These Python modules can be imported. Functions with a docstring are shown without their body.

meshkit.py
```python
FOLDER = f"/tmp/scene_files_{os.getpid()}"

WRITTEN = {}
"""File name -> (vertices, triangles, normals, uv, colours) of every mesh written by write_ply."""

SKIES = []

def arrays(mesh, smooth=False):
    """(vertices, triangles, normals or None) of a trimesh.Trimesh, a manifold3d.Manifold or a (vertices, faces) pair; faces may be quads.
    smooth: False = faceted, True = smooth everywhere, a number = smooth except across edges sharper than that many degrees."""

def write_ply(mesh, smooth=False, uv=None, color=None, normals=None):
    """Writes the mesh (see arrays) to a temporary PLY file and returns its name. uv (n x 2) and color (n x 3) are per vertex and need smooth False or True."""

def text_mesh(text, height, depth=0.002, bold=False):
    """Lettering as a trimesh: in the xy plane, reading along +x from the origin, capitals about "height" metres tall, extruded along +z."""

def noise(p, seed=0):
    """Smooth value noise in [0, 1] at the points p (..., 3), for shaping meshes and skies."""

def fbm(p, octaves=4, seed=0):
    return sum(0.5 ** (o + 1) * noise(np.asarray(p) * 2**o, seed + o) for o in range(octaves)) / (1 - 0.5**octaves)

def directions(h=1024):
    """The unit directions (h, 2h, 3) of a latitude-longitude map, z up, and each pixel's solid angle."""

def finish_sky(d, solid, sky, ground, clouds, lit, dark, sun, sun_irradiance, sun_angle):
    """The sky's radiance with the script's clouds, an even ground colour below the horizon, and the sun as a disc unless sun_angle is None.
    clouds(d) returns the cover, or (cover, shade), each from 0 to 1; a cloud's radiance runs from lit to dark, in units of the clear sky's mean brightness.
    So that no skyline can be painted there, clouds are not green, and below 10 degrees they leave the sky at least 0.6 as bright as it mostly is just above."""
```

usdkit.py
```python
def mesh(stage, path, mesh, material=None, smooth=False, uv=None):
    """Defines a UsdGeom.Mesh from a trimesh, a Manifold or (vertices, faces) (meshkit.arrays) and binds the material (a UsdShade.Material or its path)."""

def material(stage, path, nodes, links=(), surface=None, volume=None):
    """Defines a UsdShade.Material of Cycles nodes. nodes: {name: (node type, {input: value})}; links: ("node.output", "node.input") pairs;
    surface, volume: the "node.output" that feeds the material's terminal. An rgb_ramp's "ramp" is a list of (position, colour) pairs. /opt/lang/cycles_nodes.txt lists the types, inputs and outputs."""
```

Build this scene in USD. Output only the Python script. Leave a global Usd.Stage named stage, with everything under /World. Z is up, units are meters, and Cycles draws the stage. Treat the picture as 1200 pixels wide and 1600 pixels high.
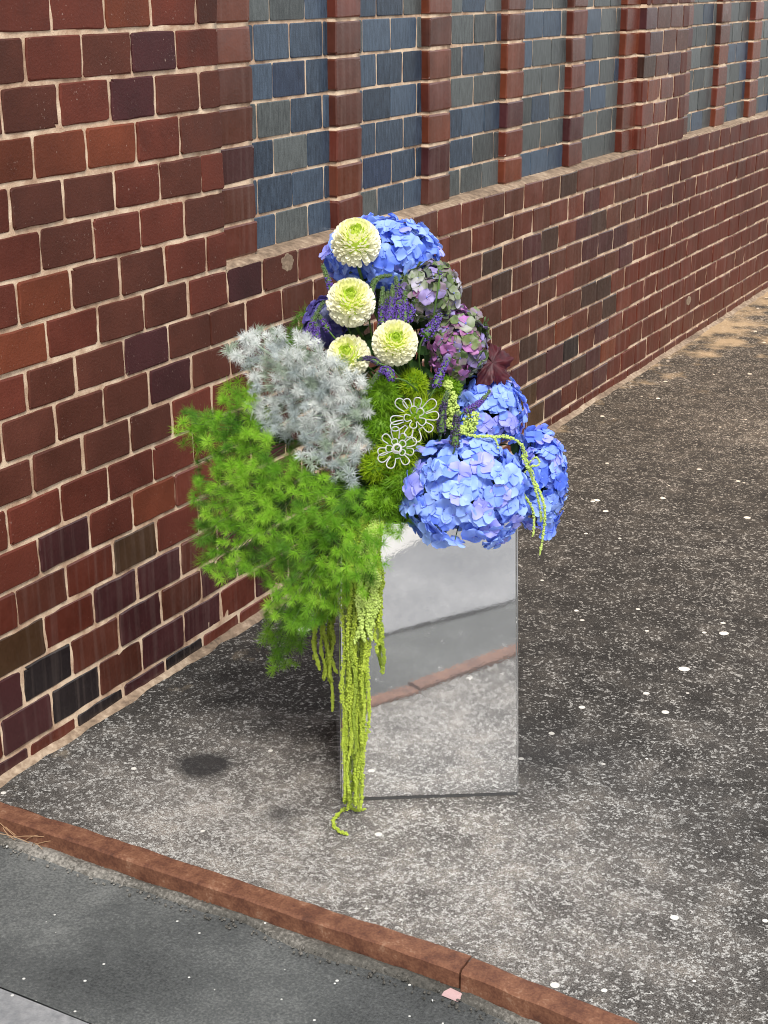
import math
import numpy as np, trimesh, usdkit
from pxr import Usd, UsdGeom, UsdLux, UsdShade, Gf, Sdf, Vt
import meshkit

stage = Usd.Stage.CreateInMemory()
UsdGeom.SetStageUpAxis(stage, 'Z'); UsdGeom.SetStageMetersPerUnit(stage, 1.0)
stage.SetDefaultPrim(UsdGeom.Xform.Define(stage, '/World').GetPrim())
UsdGeom.Scope.Define(stage, '/World/Looks')
PI = math.pi
rs = np.random.RandomState(7)

# ------------------------------------------------------------------ camera
FW = np.array([-0.44737701, 0.83234007, -0.32720608]); RT = np.array([0.88146424, 0.47223439, -0.003934]); UP = np.array([-0.15124354, 0.29018044, 0.94494482])
CAM = np.array([1.957, 0.0, 1.5]); FPX = 2390.8
HEAD = np.array([-0.47345, 0.88082, 0.0]); SIDE = np.array([0.88082, 0.47345, 0.0])
cam = UsdGeom.Camera.Define(stage, '/World/camera')
cam.CreateHorizontalApertureAttr(36.0); cam.CreateVerticalApertureAttr(48.0)
cam.CreateFocalLengthAttr(36.0 * FPX / 1200); cam.CreateClippingRangeAttr(Gf.Vec2f(0.05, 1000))
M4 = np.eye(4); M4[0, :3] = RT; M4[1, :3] = UP; M4[2, :3] = -FW; M4[3, :3] = CAM
cam.AddTransformOp().Set(Gf.Matrix4d(M4.tolist()))
cam.CreateExposureAttr(0.95)

# ------------------------------------------------------------------ sky and sun (bright overcast)
sun_dir = np.array([0.50, -0.62, 0.0]); SUN_EL = math.radians(52)
sun_dir = np.array([*(sun_dir[:2] / np.linalg.norm(sun_dir[:2]) * math.cos(SUN_EL)), math.sin(SUN_EL)])
dome = UsdLux.DomeLight.Define(stage, '/World/sky'); dome.CreateIntensityAttr(1.0)
dome.GetPrim().SetCustomDataByKey('kind', 'structure')
skym = usdkit.material(stage, '/World/Looks/overcast_sky', {
    'tc': ('texture_coordinate', {}),
    'sky': ('sky_texture', {'sky_type': 'single_scattering', 'sun_disc': False, 'sun_elevation': SUN_EL, 'sun_rotation': math.atan2(sun_dir[0], sun_dir[1])}),
    'n': ('noise_texture', {'scale': 2.2, 'detail': 5.0, 'roughness': 0.55}),
    'r': ('rgb_ramp', {'ramp': [(0.3, (5.1, 5.3, 5.6)), (0.7, (7.8, 7.8, 7.8))]}),
    'm': ('mix', {'mix_type': 'mix', 'fac': 0.9}),
    'bg': ('background_shader', {'strength': 0.1})},
    [('tc.generated', 'n.vector'), ('n.fac', 'r.fac'), ('sky.color', 'm.color1'), ('r.color', 'm.color2'), ('m.color', 'bg.color')], surface='bg.background')
UsdShade.MaterialBindingAPI.Apply(dome.GetPrim()).Bind(skym)
sun = UsdLux.DistantLight.Define(stage, '/World/sun'); sun.CreateNormalizeAttr(True); sun.CreateIntensityAttr(0.65); sun.CreateAngleAttr(16.0); sun.CreateColorAttr(Gf.Vec3f(1.0, 0.965, 0.91))
zz = sun_dir; xx = np.cross([0, 0, 1.0], zz); xx /= np.linalg.norm(xx); yy = np.cross(zz, xx)
S4 = np.eye(4); S4[0, :3] = xx; S4[1, :3] = yy; S4[2, :3] = zz
sun.AddTransformOp().Set(Gf.Matrix4d(S4.tolist()))

# ------------------------------------------------------------------ helpers
used = {}
def path_of(name, parent=None):
    base = (str(parent.GetPath()) if parent is not None else '/World') + '/' + name
    k = used.get(base, 0); used[base] = k + 1
    return base if k == 0 else f'{base}_{k:03d}'
def keys(prim, **kw):
    for k, v in kw.items():
        if v: prim.SetCustomDataByKey(k, v)
    return prim
def thing(name, label=None, category=None, group=None, kind=None, parent=None):
    return keys(UsdGeom.Xform.Define(stage, path_of(name, parent)).GetPrim(), label=label, category=category, group=group, kind=kind)
def obj(name, mesh, mat, parent=None, smooth=False, **kw):
    return keys(usdkit.mesh(stage, path_of(name, parent), mesh, mat, smooth=smooth).GetPrim(), **kw)
def at(px, py, D):
    """The point of the place seen at that pixel of the 1200 x 1600 photograph, D metres ahead of the camera (level distance)."""
    d = FW + RT * (px - 600) / FPX - UP * (py - 800) / FPX
    return CAM + d * (D / (d @ HEAD))
def unit(v):
    v = np.asarray(v, float); return v / (np.linalg.norm(v, axis=-1, keepdims=True) + 1e-12)
def join(parts):
    """[(v, f)] -> one (v, f)."""
    vs, fs, n = [], [], 0
    for v, f in parts:
        vs.append(v); fs.append(np.asarray(f) + n); n += len(v)
    return np.vstack(vs), np.vstack(fs)
def frame(n):
    n = unit(n); a = np.cross(n, [0, 0, 1.0] if abs(n[2]) < 0.9 else [1.0, 0, 0]); a = unit(a)
    return a, np.cross(n, a), n
def tube(points, radii, sides=6, caps=True):
    p = np.asarray(points, float); t = unit(np.gradient(p, axis=0)); r = np.broadcast_to(radii, (len(p),))
    a = np.cross(t[0], [0, 0, 1.0] if abs(t[0][2]) < 0.9 else [1.0, 0, 0]); a = unit(a); A = []
    for k in range(len(p)):
        a = unit(a - t[k] * (a @ t[k])); A.append(a)
    A = np.array(A); B = np.cross(t, A); ang = np.arange(sides) * 2 * PI / sides
    v = p[:, None] + r[:, None, None] * (np.cos(ang)[None, :, None] * A[:, None] + np.sin(ang)[None, :, None] * B[:, None])
    i, j = np.meshgrid(np.arange(len(p) - 1), np.arange(sides), indexing='ij')
    q = np.stack([i * sides + j, i * sides + (j + 1) % sides, (i + 1) * sides + (j + 1) % sides, (i + 1) * sides + j], -1).reshape(-1, 4)
    f = np.vstack([q[:, [0, 1, 2]], q[:, [0, 2, 3]]]); v = v.reshape(-1, 3)
    if caps:
        n = len(v); v = np.vstack([v, p[0], p[-1]]); j = np.arange(sides); e = (len(p) - 1) * sides
        f = np.vstack([f, np.stack([np.full(sides, n), (j + 1) % sides, j], 1), np.stack([np.full(sides, n + 1), e + j, e + (j + 1) % sides], 1)])
    return v, f
def bez(a, b, c, n=9):
    t = np.linspace(0, 1, n)[:, None]; return (1 - t) ** 2 * np.asarray(a) + 2 * t * (1 - t) * np.asarray(b) + t * t * np.asarray(c)
ICO0 = trimesh.creation.icosphere(0); ICO1 = trimesh.creation.icosphere(1)
def beads(P, r, ico=ICO0, squash=None, rng=rs):
    """Many little seeds as one mesh."""
    P = np.asarray(P); n = len(P); bv = np.array(ico.vertices); bf = np.array(ico.faces)
    rr = np.broadcast_to(r, (n,))[:, None, None] * (1 + 0.25 * rng.randn(n, 1, 3).clip(-1.5, 1.5))
    v = P[:, None] + bv[None] * rr
    f = bf[None] + (np.arange(n) * len(bv))[:, None, None]
    return v.reshape(-1, 3), f.reshape(-1, 3)
def needles(base, tip, width, bend, rng):
    """Thin pointed leaves: base, tip (n, 3); three-sided blades bent half way by bend (n, 3)."""
    base, tip = np.asarray(base), np.asarray(tip); n = len(base); d = unit(tip - base)
    a = unit(np.cross(d, unit(rng.randn(n, 3)))); b = np.cross(d, a); mid = (base + tip) / 2 + bend; w = np.broadcast_to(width, (n,))[:, None]
    rows = []
    for c, s in ((base, 0.6), (mid, 1.0)):
        for k in range(3):
            rows.append(c + s * w * (math.cos(k * 2.094) * a + math.sin(k * 2.094) * b))
    rows.append(tip)
    v = np.stack(rows, 1).reshape(-1, 3)
    F = []
    for k in range(3):
        l = (k + 1) % 3; F += [(k, l, 3 + l), (k, 3 + l, 3 + k), (3 + k, 3 + l, 6)]
    f = np.array(F)[None] + (np.arange(n) * 7)[:, None, None]
    return v, f.reshape(-1, 3)

def mat(name, nodes, links, surface): return usdkit.material(stage, '/World/Looks/' + name, nodes, links, surface=surface)
def plain(name, color, rough=0.5, metallic=0.0, **kw):
    return mat(name, {'p': ('principled_bsdf', {'base_color': color, 'roughness': rough, 'metallic': metallic, **kw})}, [], 'p.BSDF')
def leafmat(name, c1, c2, rough=0.55, trans=0.35, scale=60.0, by='object_info.random', tcol=None, spec=0.35):
    """Plant tissue: colour runs from c1 to c2 by piece and by a fine noise, some light shines through."""
    node, out = by.split('.')
    t = tcol or tuple(min(1, 1.25 * (a + b) / 2) for a, b in zip(c1, c2))
    return mat(name, {
        'o': (node, {}), 'g': ('geometry', {}), 'n': ('noise_texture', {'scale': scale, 'detail': 3.0}),
        'a': ('math', {'math_type': 'multiply_add', 'value2': 0.65}), 'b': ('math', {'math_type': 'multiply_add', 'value2': 1.3, 'value3': -0.48}),
        'r': ('rgb_ramp', {'ramp': [(0.0, c1), (1.0, c2)]}),
        'p': ('principled_bsdf', {'roughness': rough, 'specular_ior_level': spec}), 't': ('translucent_bsdf', {'color': t}), 'm': ('mix_closure', {'fac': trans})},
        [('g.position', 'n.vector'), ('n.fac', 'b.value1'), ('o.' + out, 'a.value1'), ('b.value', 'a.value3'), ('a.value', 'r.fac'), ('r.color', 'p.base_color'), ('p.BSDF', 'm.closure1'), ('t.BSDF', 'm.closure2')], 'm.closure')

# ------------------------------------------------------------------ materials of the place
def brickmat(name, col, rough, speck, streak=0.0, by='object_info', field=None, bumps=0.35, spec=0.22):
    """Fired brick: tone by piece, cloudy firing, pale grit specks, lime streaks, pitted skin."""
    hi = tuple(c * 1.28 for c in col); lo = tuple(c * 0.66 for c in col)
    nodes = {'g': ('geometry', {}), 'o': ('object_info', {}),
        'n': ('noise_texture', {'scale': 9.0, 'detail': 4.0, 'roughness': 0.6}),
        'tone': ('math', {'math_type': 'multiply_add', 'value2': 0.35}),
        'nb': ('math', {'math_type': 'multiply_add', 'value2': 1.5, 'value3': -0.42}),
        'r': ('rgb_ramp', {'ramp': [(0, lo), (0.5, col), (1, hi)]}),
        'spn': ('noise_texture', {'scale': 150.0, 'detail': 2.0, 'roughness': 0.6}), 'spk': ('noise_texture', {'scale': 15.0, 'detail': 2.0}), 'big': ('noise_texture', {'scale': 1.7, 'detail': 4.0, 'roughness': 0.6}), 'bigr': ('map_range', {'from_min': 0.35, 'from_max': 0.65, 'to_min': 0.72, 'to_max': 1.18, 'clamp': True}), 'm4': ('mix', {'mix_type': 'multiply', 'fac': 1.0}),
        'spt': ('math', {'math_type': 'multiply_add', 'value2': -0.28, 'value3': 0.855 - 0.02 * speck}), 'spd': ('math', {'math_type': 'subtract'}),
        'spf': ('math', {'math_type': 'multiply', 'value2': 6.0 * speck, 'use_clamp': True}),
        'm1': ('mix', {'color2': (0.42, 0.30, 0.25)}),
        'sm': ('mapping', {'scale': (60, 60, 2.2)}), 'sn': ('noise_texture', {'scale': 1.0, 'detail': 3.0}),
        'sr': ('map_range', {'from_min': 0.5, 'from_max': 0.82, 'to_min': 0.0, 'to_max': 0.5 * streak, 'clamp': True}), 'm2': ('mix', {'color2': (0.33, 0.25, 0.22)}),
        'dn': ('noise_texture', {'scale': 4.0, 'detail': 6.0, 'roughness': 0.65}), 'dr': ('map_range', {'from_min': 0.56, 'from_max': 0.72, 'to_min': 0.0, 'to_max': 0.5, 'clamp': True}), 'm3': ('mix', {'color2': tuple(c * 0.45 for c in col)}),
        'bn': ('noise_texture', {'scale': 160.0, 'detail': 4.0, 'roughness': 0.65}), 'bump': ('bump', {'strength': bumps, 'distance': 0.002}),
        'rr': ('map_range', {'from_min': 0.3, 'from_max': 0.7, 'to_min': rough - 0.1, 'to_max': rough + 0.14}),
        'p': ('principled_bsdf', {'specular_ior_level': spec})}
    links = [('g.position', x + '.vector') for x in ('n', 'spn', 'spk', 'dn', 'bn', 'big')] + [('g.position', 'sm.vector'), ('sm.vector', 'sn.vector'),
        ('n.fac', 'nb.value1'), ('nb.value', 'tone.value3'), ('tone.value', 'r.fac'), ('spk.fac', 'spt.value1'), ('spn.fac', 'spd.value1'), ('spt.value', 'spd.value2'), ('spd.value', 'spf.value1'),
        ('spf.value', 'm1.fac'), ('m1.color', 'm2.color1'), ('sn.fac', 'sr.value'), ('sr.result', 'm2.fac'), ('dn.fac', 'dr.value'), ('dr.result', 'm3.fac'), ('m2.color', 'm3.color1'), ('m3.color', 'm4.color1'), ('big.fac', 'bigr.value'), ('bigr.result', 'm4.color2'), ('m4.color', 'p.base_color'),
        ('bn.fac', 'bump.height'), ('bump.normal', 'p.normal'), ('n.fac', 'rr.value'), ('rr.result', 'p.roughness')]
    if field:
        nodes['fr'] = ('rgb_ramp', {'ramp': field, 'interpolate': False}); nodes['fm'] = ('mix', {'mix_type': 'multiply', 'fac': 1.0}); nodes['r'] = ('rgb_ramp', {'ramp': [(0, (0.55,) * 3), (1, (1.15,) * 3)]})
        links += [('g.random_per_island', 'fr.fac'), ('fr.color', 'fm.color1'), ('r.color', 'fm.color2'), ('fm.color', 'm1.color1')]
    else:
        links += [('o.random', 'tone.value1'), ('r.color', 'm1.color1')]
    return mat(name, nodes, links, 'p.BSDF')
TONES = {'red': (0.092, 0.0208, 0.0122), 'rust': (0.112, 0.0270, 0.0120), 'brown': (0.070, 0.0200, 0.0122), 'plum': (0.044, 0.0120, 0.0130), 'umber': (0.032, 0.0140, 0.0100), 'dark': (0.011, 0.0075, 0.0080), 'olive': (0.046, 0.022, 0.010)}
BR = {}
for k, c in TONES.items():
    BR[k, 'rough'] = brickmat('brick_' + k + '_rough', c, 0.52, 1.0, bumps=0.55)
    BR[k, 'glaze'] = brickmat('brick_' + k + '_glazed', c, 0.21, 0.25, streak=0.3, bumps=0.2, spec=0.48)
BR['field'] = brickmat('brick_mixed', TONES['red'], 0.40, 0.4, streak=0.5, bumps=0.3, field=[(0.0, TONES['red']), (0.22, TONES['brown']), (0.45, TONES['plum']), (0.6, TONES['umber']), (0.72, TONES['brown']), (0.93, TONES['dark']), (0.96, TONES['rust'])])
def bluemat(name, c1, c2, by):
    node, out = by.split('.')
    return mat(name, {'g': ('geometry', {}), 'o': (node, {}), 'mp': ('mapping', {'scale': (120, 120, 22)}), 'n': ('noise_texture', {'scale': 1.0, 'detail': 5.0, 'roughness': 0.7}),
        'f': ('noise_texture', {'scale': 260.0, 'detail': 2.0}), 'big': ('noise_texture', {'scale': 7.0, 'detail': 2.0}),
        'a': ('math', {'math_type': 'multiply_add', 'value2': 1.7, 'value3': -0.62}), 'b': ('math', {'math_type': 'multiply_add', 'value2': 0.55}), 'c': ('math', {'math_type': 'multiply_add', 'value2': 0.5, 'value3': -0.15}), 'd': ('math', {'math_type': 'add'}), 'e': ('math', {'math_type': 'multiply_add', 'value2': 0.5, 'value3': -0.25}),
        'r': ('rgb_ramp', {'ramp': [(0.0, c1), (0.5, tuple((x + y) / 2.2 for x, y in zip(c1, c2))), (1.0, c2)]}), 'bump': ('bump', {'strength': 0.3, 'distance': 0.0015}), 'p': ('principled_bsdf', {'roughness': 0.28, 'specular_ior_level': 0.35})},
        [('g.position', 'mp.vector'), ('mp.vector', 'n.vector'), ('g.position', 'f.vector'), ('g.position', 'big.vector'), ('n.fac', 'a.value1'), ('f.fac', 'b.value1'), ('a.value', 'b.value3'), ('o.' + out, 'c.value1'), ('b.value', 'd.value1'), ('c.value', 'd.value2'),
         ('big.fac', 'e.value1'), ('d.value', 'e.value3'), ('d.value', 'r.fac'), ('r.color', 'p.base_color'), ('f.fac', 'bump.height'), ('bump.normal', 'p.normal')], 'p.BSDF')
BLUE = [bluemat('blue_glaze', (0.003, 0.006, 0.013), (0.060, 0.088, 0.128), 'object_info.random'), bluemat('blue_glaze_grey', (0.009, 0.012, 0.014), (0.100, 0.112, 0.112), 'object_info.random'), bluemat('blue_glaze_deep', (0.003, 0.006, 0.017), (0.040, 0.060, 0.105), 'object_info.random'), bluemat('blue_glaze_field', (0.005, 0.008, 0.012), (0.055, 0.068, 0.076), 'geometry.random_per_island')]
MORTAR = mat('mortar', {'g': ('geometry', {}), 'n': ('noise_texture', {'scale': 14.0, 'detail': 5.0, 'roughness': 0.65}), 'r': ('rgb_ramp', {'ramp': [(0.25, (0.17, 0.095, 0.06)), (0.42, (0.42, 0.28, 0.19)), (0.62, (0.66, 0.51, 0.37))]}),
    'f': ('noise_texture', {'scale': 300.0, 'detail': 4.0, 'roughness': 0.7}), 'b': ('bump', {'strength': 0.7, 'distance': 0.002}), 'p': ('principled_bsdf', {'roughness': 0.85, 'specular_ior_level': 0.2})},
    [('g.position', 'n.vector'), ('g.position', 'f.vector'), ('n.fac', 'r.fac'), ('r.color', 'p.base_color'), ('f.fac', 'b.height'), ('b.normal', 'p.normal')], 'p.BSDF')

def blob(nodes, links, tag, cx, cy, rad, soft, warp):
    """A soft-edged patch on the ground: 1 inside, 0 outside (a stain with a shape of its own)."""
    nodes.update({tag + 'd': ('vector_math', {'math_type': 'distance', 'vector2': (cx, cy, 0)}), tag + 'w': ('math', {'math_type': 'multiply_add', 'value2': warp}), tag + 'm': ('map_range', {'from_min': rad - soft + warp / 2, 'from_max': rad + soft + warp / 2, 'to_min': 1.0, 'to_max': 0.0, 'clamp': True})})
    links += [('flat.vector', tag + 'd.vector1'), ('wn.fac', tag + 'w.value1'), (tag + 'd.value', tag + 'w.value3'), (tag + 'w.value', tag + 'm.value')]
    return tag + 'm.result'
def concrete():
    nd = {'g': ('geometry', {}), 'flat': ('vector_math', {'math_type': 'multiply', 'vector2': (1, 1, 0)}),
        'wn': ('noise_texture', {'scale': 5.0, 'detail': 6.0, 'roughness': 0.65}),
        'big': ('noise_texture', {'scale': 1.1, 'detail': 5.0, 'roughness': 0.6}), 'mid': ('noise_texture', {'scale': 11.0, 'detail': 6.0, 'roughness': 0.7}),
        'sp': ('noise_texture', {'scale': 165.0, 'detail': 5.0, 'roughness': 0.68, 'distortion': 0.4}), 'sp2': ('noise_texture', {'scale': 420.0, 'detail': 2.0}),
        'gv': ('voronoi_texture', {'feature': 'f1', 'scale': 210.0}), 'gs': ('separate_color', {}), 'gm': ('math', {'math_type': 'multiply_add', 'value2': 0.34}), 'gn': ('math', {'math_type': 'add', 'value2': -0.28}), 'gv2': ('voronoi_texture', {'feature': 'f1', 'scale': 95.0}), 'gs2': ('separate_color', {}), 'gm2': ('math', {'math_type': 'multiply_add', 'value2': 0.22}),
        'base': ('rgb_ramp', {'ramp': [(0.25, (0.018, 0.0165, 0.0155)), (0.5, (0.041, 0.0375, 0.0345)), (0.75, (0.085, 0.076, 0.067))]}),
        'wear': ('math', {'math_type': 'add'}), 'wear2': ('math', {'math_type': 'add'}),
        'th': ('math', {'math_type': 'multiply_add', 'value2': -0.165, 'value3': 0.745}), 'th2': ('math', {'math_type': 'multiply_add', 'value2': -0.11}), 'thc': ('math', {'math_type': 'add', 'value2': 0.0}),
        'sub': ('math', {'math_type': 'subtract'}), 'gain': ('math', {'math_type': 'multiply', 'value2': 6.0, 'use_clamp': True}), 'ga': ('math', {'math_type': 'multiply', 'value2': 0.74}),
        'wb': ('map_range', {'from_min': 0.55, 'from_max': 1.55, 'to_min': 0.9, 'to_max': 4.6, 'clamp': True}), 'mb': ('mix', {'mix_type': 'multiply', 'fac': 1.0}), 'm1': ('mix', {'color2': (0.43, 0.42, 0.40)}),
        's2': ('map_range', {'from_min': 0.42, 'from_max': 0.66, 'to_min': 0.6, 'to_max': 1.5}), 'm2': ('mix', {'mix_type': 'multiply', 'fac': 1.0}),
        'vo': ('voronoi_texture', {'feature': 'f1', 'scale': 6.5}), 'vc': ('separate_color', {}), 'vr': ('map_range', {'from_min': 0.12, 'from_max': 1.0, 'to_min': 0.0, 'to_max': 0.10, 'clamp': True}), 'vw': ('math', {'math_type': 'multiply_add', 'value2': 0.20, 'value3': -0.10}), 'vs': ('math', {'math_type': 'add'}), 'vl': ('math', {'math_type': 'less_than'}), 'm3': ('mix', {'color2': (0.62, 0.60, 0.56)}),
        'vo2': ('voronoi_texture', {'feature': 'f1', 'scale': 15.0}), 'vc2': ('separate_color', {}), 'vr2': ('map_range', {'from_min': 0.35, 'from_max': 1.0, 'to_min': 0.0, 'to_max': 0.14, 'clamp': True}), 'vl2': ('math', {'math_type': 'less_than'}), 'm5': ('mix', {'color2': (0.55, 0.53, 0.49)}),
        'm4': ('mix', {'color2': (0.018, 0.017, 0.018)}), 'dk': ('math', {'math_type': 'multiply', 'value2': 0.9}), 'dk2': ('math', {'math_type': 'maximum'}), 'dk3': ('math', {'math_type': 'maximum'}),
        'xyz': ('separate_xyz', {}), 'ly': ('map_range', {'from_min': 5.0, 'from_max': 6.6, 'to_min': -0.2, 'to_max': 0.0, 'clamp': True}), 'la': ('math', {'math_type': 'add'}), 'lx': ('map_range', {'from_min': 0.0, 'from_max': 0.75, 'to_min': 0.30, 'to_max': 0.0, 'clamp': True}), 'ln': ('math', {'math_type': 'add'}), 'lf': ('map_range', {'from_min': 0.66, 'from_max': 0.82, 'to_min': 0.0, 'to_max': 0.6, 'clamp': True}), 'm6': ('mix', {'color2': (0.36, 0.29, 0.20)}),
        'farm': ('map_range', {'from_min': 2.6, 'from_max': 5.2, 'to_min': 0.0, 'to_max': 0.8, 'clamp': True}), 'm7': ('mix', {'mix_type': 'multiply', 'color2': (1.75, 1.45, 1.15)}),
        'bump': ('bump', {'strength': 0.5, 'distance': 0.003}), 'bs': ('math', {'math_type': 'add'}), 'p': ('principled_bsdf', {'roughness': 0.8, 'specular_ior_level': 0.15})}
    lk = [('g.position', 'flat.vector1')] + [('flat.vector', x + '.vector') for x in ('wn', 'big', 'mid', 'sp', 'sp2', 'vo', 'vo2', 'gv', 'gv2')]
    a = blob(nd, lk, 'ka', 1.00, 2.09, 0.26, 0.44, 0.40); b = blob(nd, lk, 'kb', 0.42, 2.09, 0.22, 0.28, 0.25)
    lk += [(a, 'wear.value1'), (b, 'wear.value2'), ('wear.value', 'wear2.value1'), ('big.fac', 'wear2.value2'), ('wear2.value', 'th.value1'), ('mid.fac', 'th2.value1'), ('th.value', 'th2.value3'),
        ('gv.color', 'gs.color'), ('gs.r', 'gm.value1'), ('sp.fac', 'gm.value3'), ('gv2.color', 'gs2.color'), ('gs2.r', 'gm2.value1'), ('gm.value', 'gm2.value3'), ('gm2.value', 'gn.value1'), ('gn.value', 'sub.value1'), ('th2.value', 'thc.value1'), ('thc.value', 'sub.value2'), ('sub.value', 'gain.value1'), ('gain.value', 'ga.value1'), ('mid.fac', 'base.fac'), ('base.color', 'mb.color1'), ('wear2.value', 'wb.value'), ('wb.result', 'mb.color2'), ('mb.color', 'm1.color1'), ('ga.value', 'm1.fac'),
        ('sp2.fac', 's2.value'), ('m1.color', 'm2.color1'), ('s2.result', 'm2.color2'),
        ('vo.color', 'vc.color'), ('vc.r', 'vr.value'), ('mid.fac', 'vw.value1'), ('vo.distance', 'vs.value1'), ('vw.value', 'vs.value2'), ('vs.value', 'vl.value1'), ('vr.result', 'vl.value2'), ('vl.value', 'm3.fac'), ('m2.color', 'm3.color1'),
        ('vo2.color', 'vc2.color'), ('vc2.g', 'vr2.value'), ('vo2.distance', 'vl2.value1'), ('vr2.result', 'vl2.value2'), ('vl2.value', 'm5.fac'), ('m3.color', 'm5.color1')]
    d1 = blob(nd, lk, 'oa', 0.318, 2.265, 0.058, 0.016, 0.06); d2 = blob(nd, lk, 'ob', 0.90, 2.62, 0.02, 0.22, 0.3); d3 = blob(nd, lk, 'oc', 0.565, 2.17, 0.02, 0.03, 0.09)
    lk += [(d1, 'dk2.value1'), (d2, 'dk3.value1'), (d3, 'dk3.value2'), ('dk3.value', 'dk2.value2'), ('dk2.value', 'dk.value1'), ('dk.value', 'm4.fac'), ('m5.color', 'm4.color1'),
        ('g.position', 'xyz.vector'), ('xyz.x', 'lx.value'), ('lx.result', 'la.value1'), ('xyz.y', 'ly.value'), ('ly.result', 'la.value2'), ('la.value', 'ln.value1'), ('wn.fac', 'ln.value2'), ('ln.value', 'lf.value'), ('lf.result', 'm6.fac'), ('m4.color', 'm6.color1'),
        ('xyz.y', 'farm.value'), ('farm.result', 'm7.fac'), ('m6.color', 'm7.color1'), ('m7.color', 'p.base_color'), ('sp.fac', 'bs.value1'), ('sp2.fac', 'bs.value2'), ('bs.value', 'bump.height'), ('bump.normal', 'p.normal')]
    return mat('weathered_concrete', nd, lk, 'p.BSDF')
CONCRETE = concrete()
def groundmat(name, c0, c1, c2, fine, spec, rough=0.8, spk=(0.5, 0.5, 0.48), thr=0.06, b=0.6):
    return mat(name, {'g': ('geometry', {}), 'big': ('noise_texture', {'scale': 3.0, 'detail': 5.0, 'roughness': 0.6}), 'f': ('noise_texture', {'scale': fine, 'detail': 3.0, 'roughness': 0.7}), 'mx': ('math', {'math_type': 'multiply_add', 'value2': 0.75}), 'h': ('math', {'math_type': 'multiply_add', 'value2': 0.9, 'value3': -0.335}),
        'r': ('rgb_ramp', {'ramp': [(0.2, c0), (0.5, c1), (0.8, c2)]}), 'v': ('voronoi_texture', {'feature': 'f1', 'scale': 55.0}), 'vc': ('separate_color', {}), 'vr': ('map_range', {'from_min': 0.8, 'from_max': 1.0, 'to_min': 0.0, 'to_max': thr * 3, 'clamp': True}), 'l': ('math', {'math_type': 'less_than'}), 'm': ('mix', {'color2': spk}),
        'bump': ('bump', {'strength': b, 'distance': 0.003}), 'p': ('principled_bsdf', {'roughness': rough, 'specular_ior_level': spec})},
        [('g.position', 'big.vector'), ('g.position', 'f.vector'), ('g.position', 'v.vector'), ('big.fac', 'h.value1'), ('f.fac', 'mx.value1'), ('h.value', 'mx.value3'), ('mx.value', 'r.fac'), ('v.color', 'vc.color'), ('vc.r', 'vr.value'), ('v.distance', 'l.value1'), ('vr.result', 'l.value2'), ('l.value', 'm.fac'), ('r.color', 'm.color1'), ('m.color', 'p.base_color'), ('f.fac', 'bump.height'), ('bump.normal', 'p.normal')], 'p.BSDF')
ASPHALT = groundmat('asphalt', (0.022, 0.024, 0.025), (0.070, 0.074, 0.074), (0.17, 0.175, 0.17), 210.0, 0.3)
SLAB = groundmat('grey_paving', (0.10, 0.105, 0.115), (0.18, 0.183, 0.19), (0.28, 0.28, 0.285), 60.0, 0.3)
PALE = groundmat('pale_paving', (0.33, 0.325, 0.31), (0.43, 0.42, 0.40), (0.52, 0.51, 0.49), 60.0, 0.3)
DEBRIS = groundmat('gritty_debris', (0.025, 0.025, 0.022), (0.09, 0.085, 0.075), (0.33, 0.31, 0.28), 140.0, 0.2)
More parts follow.
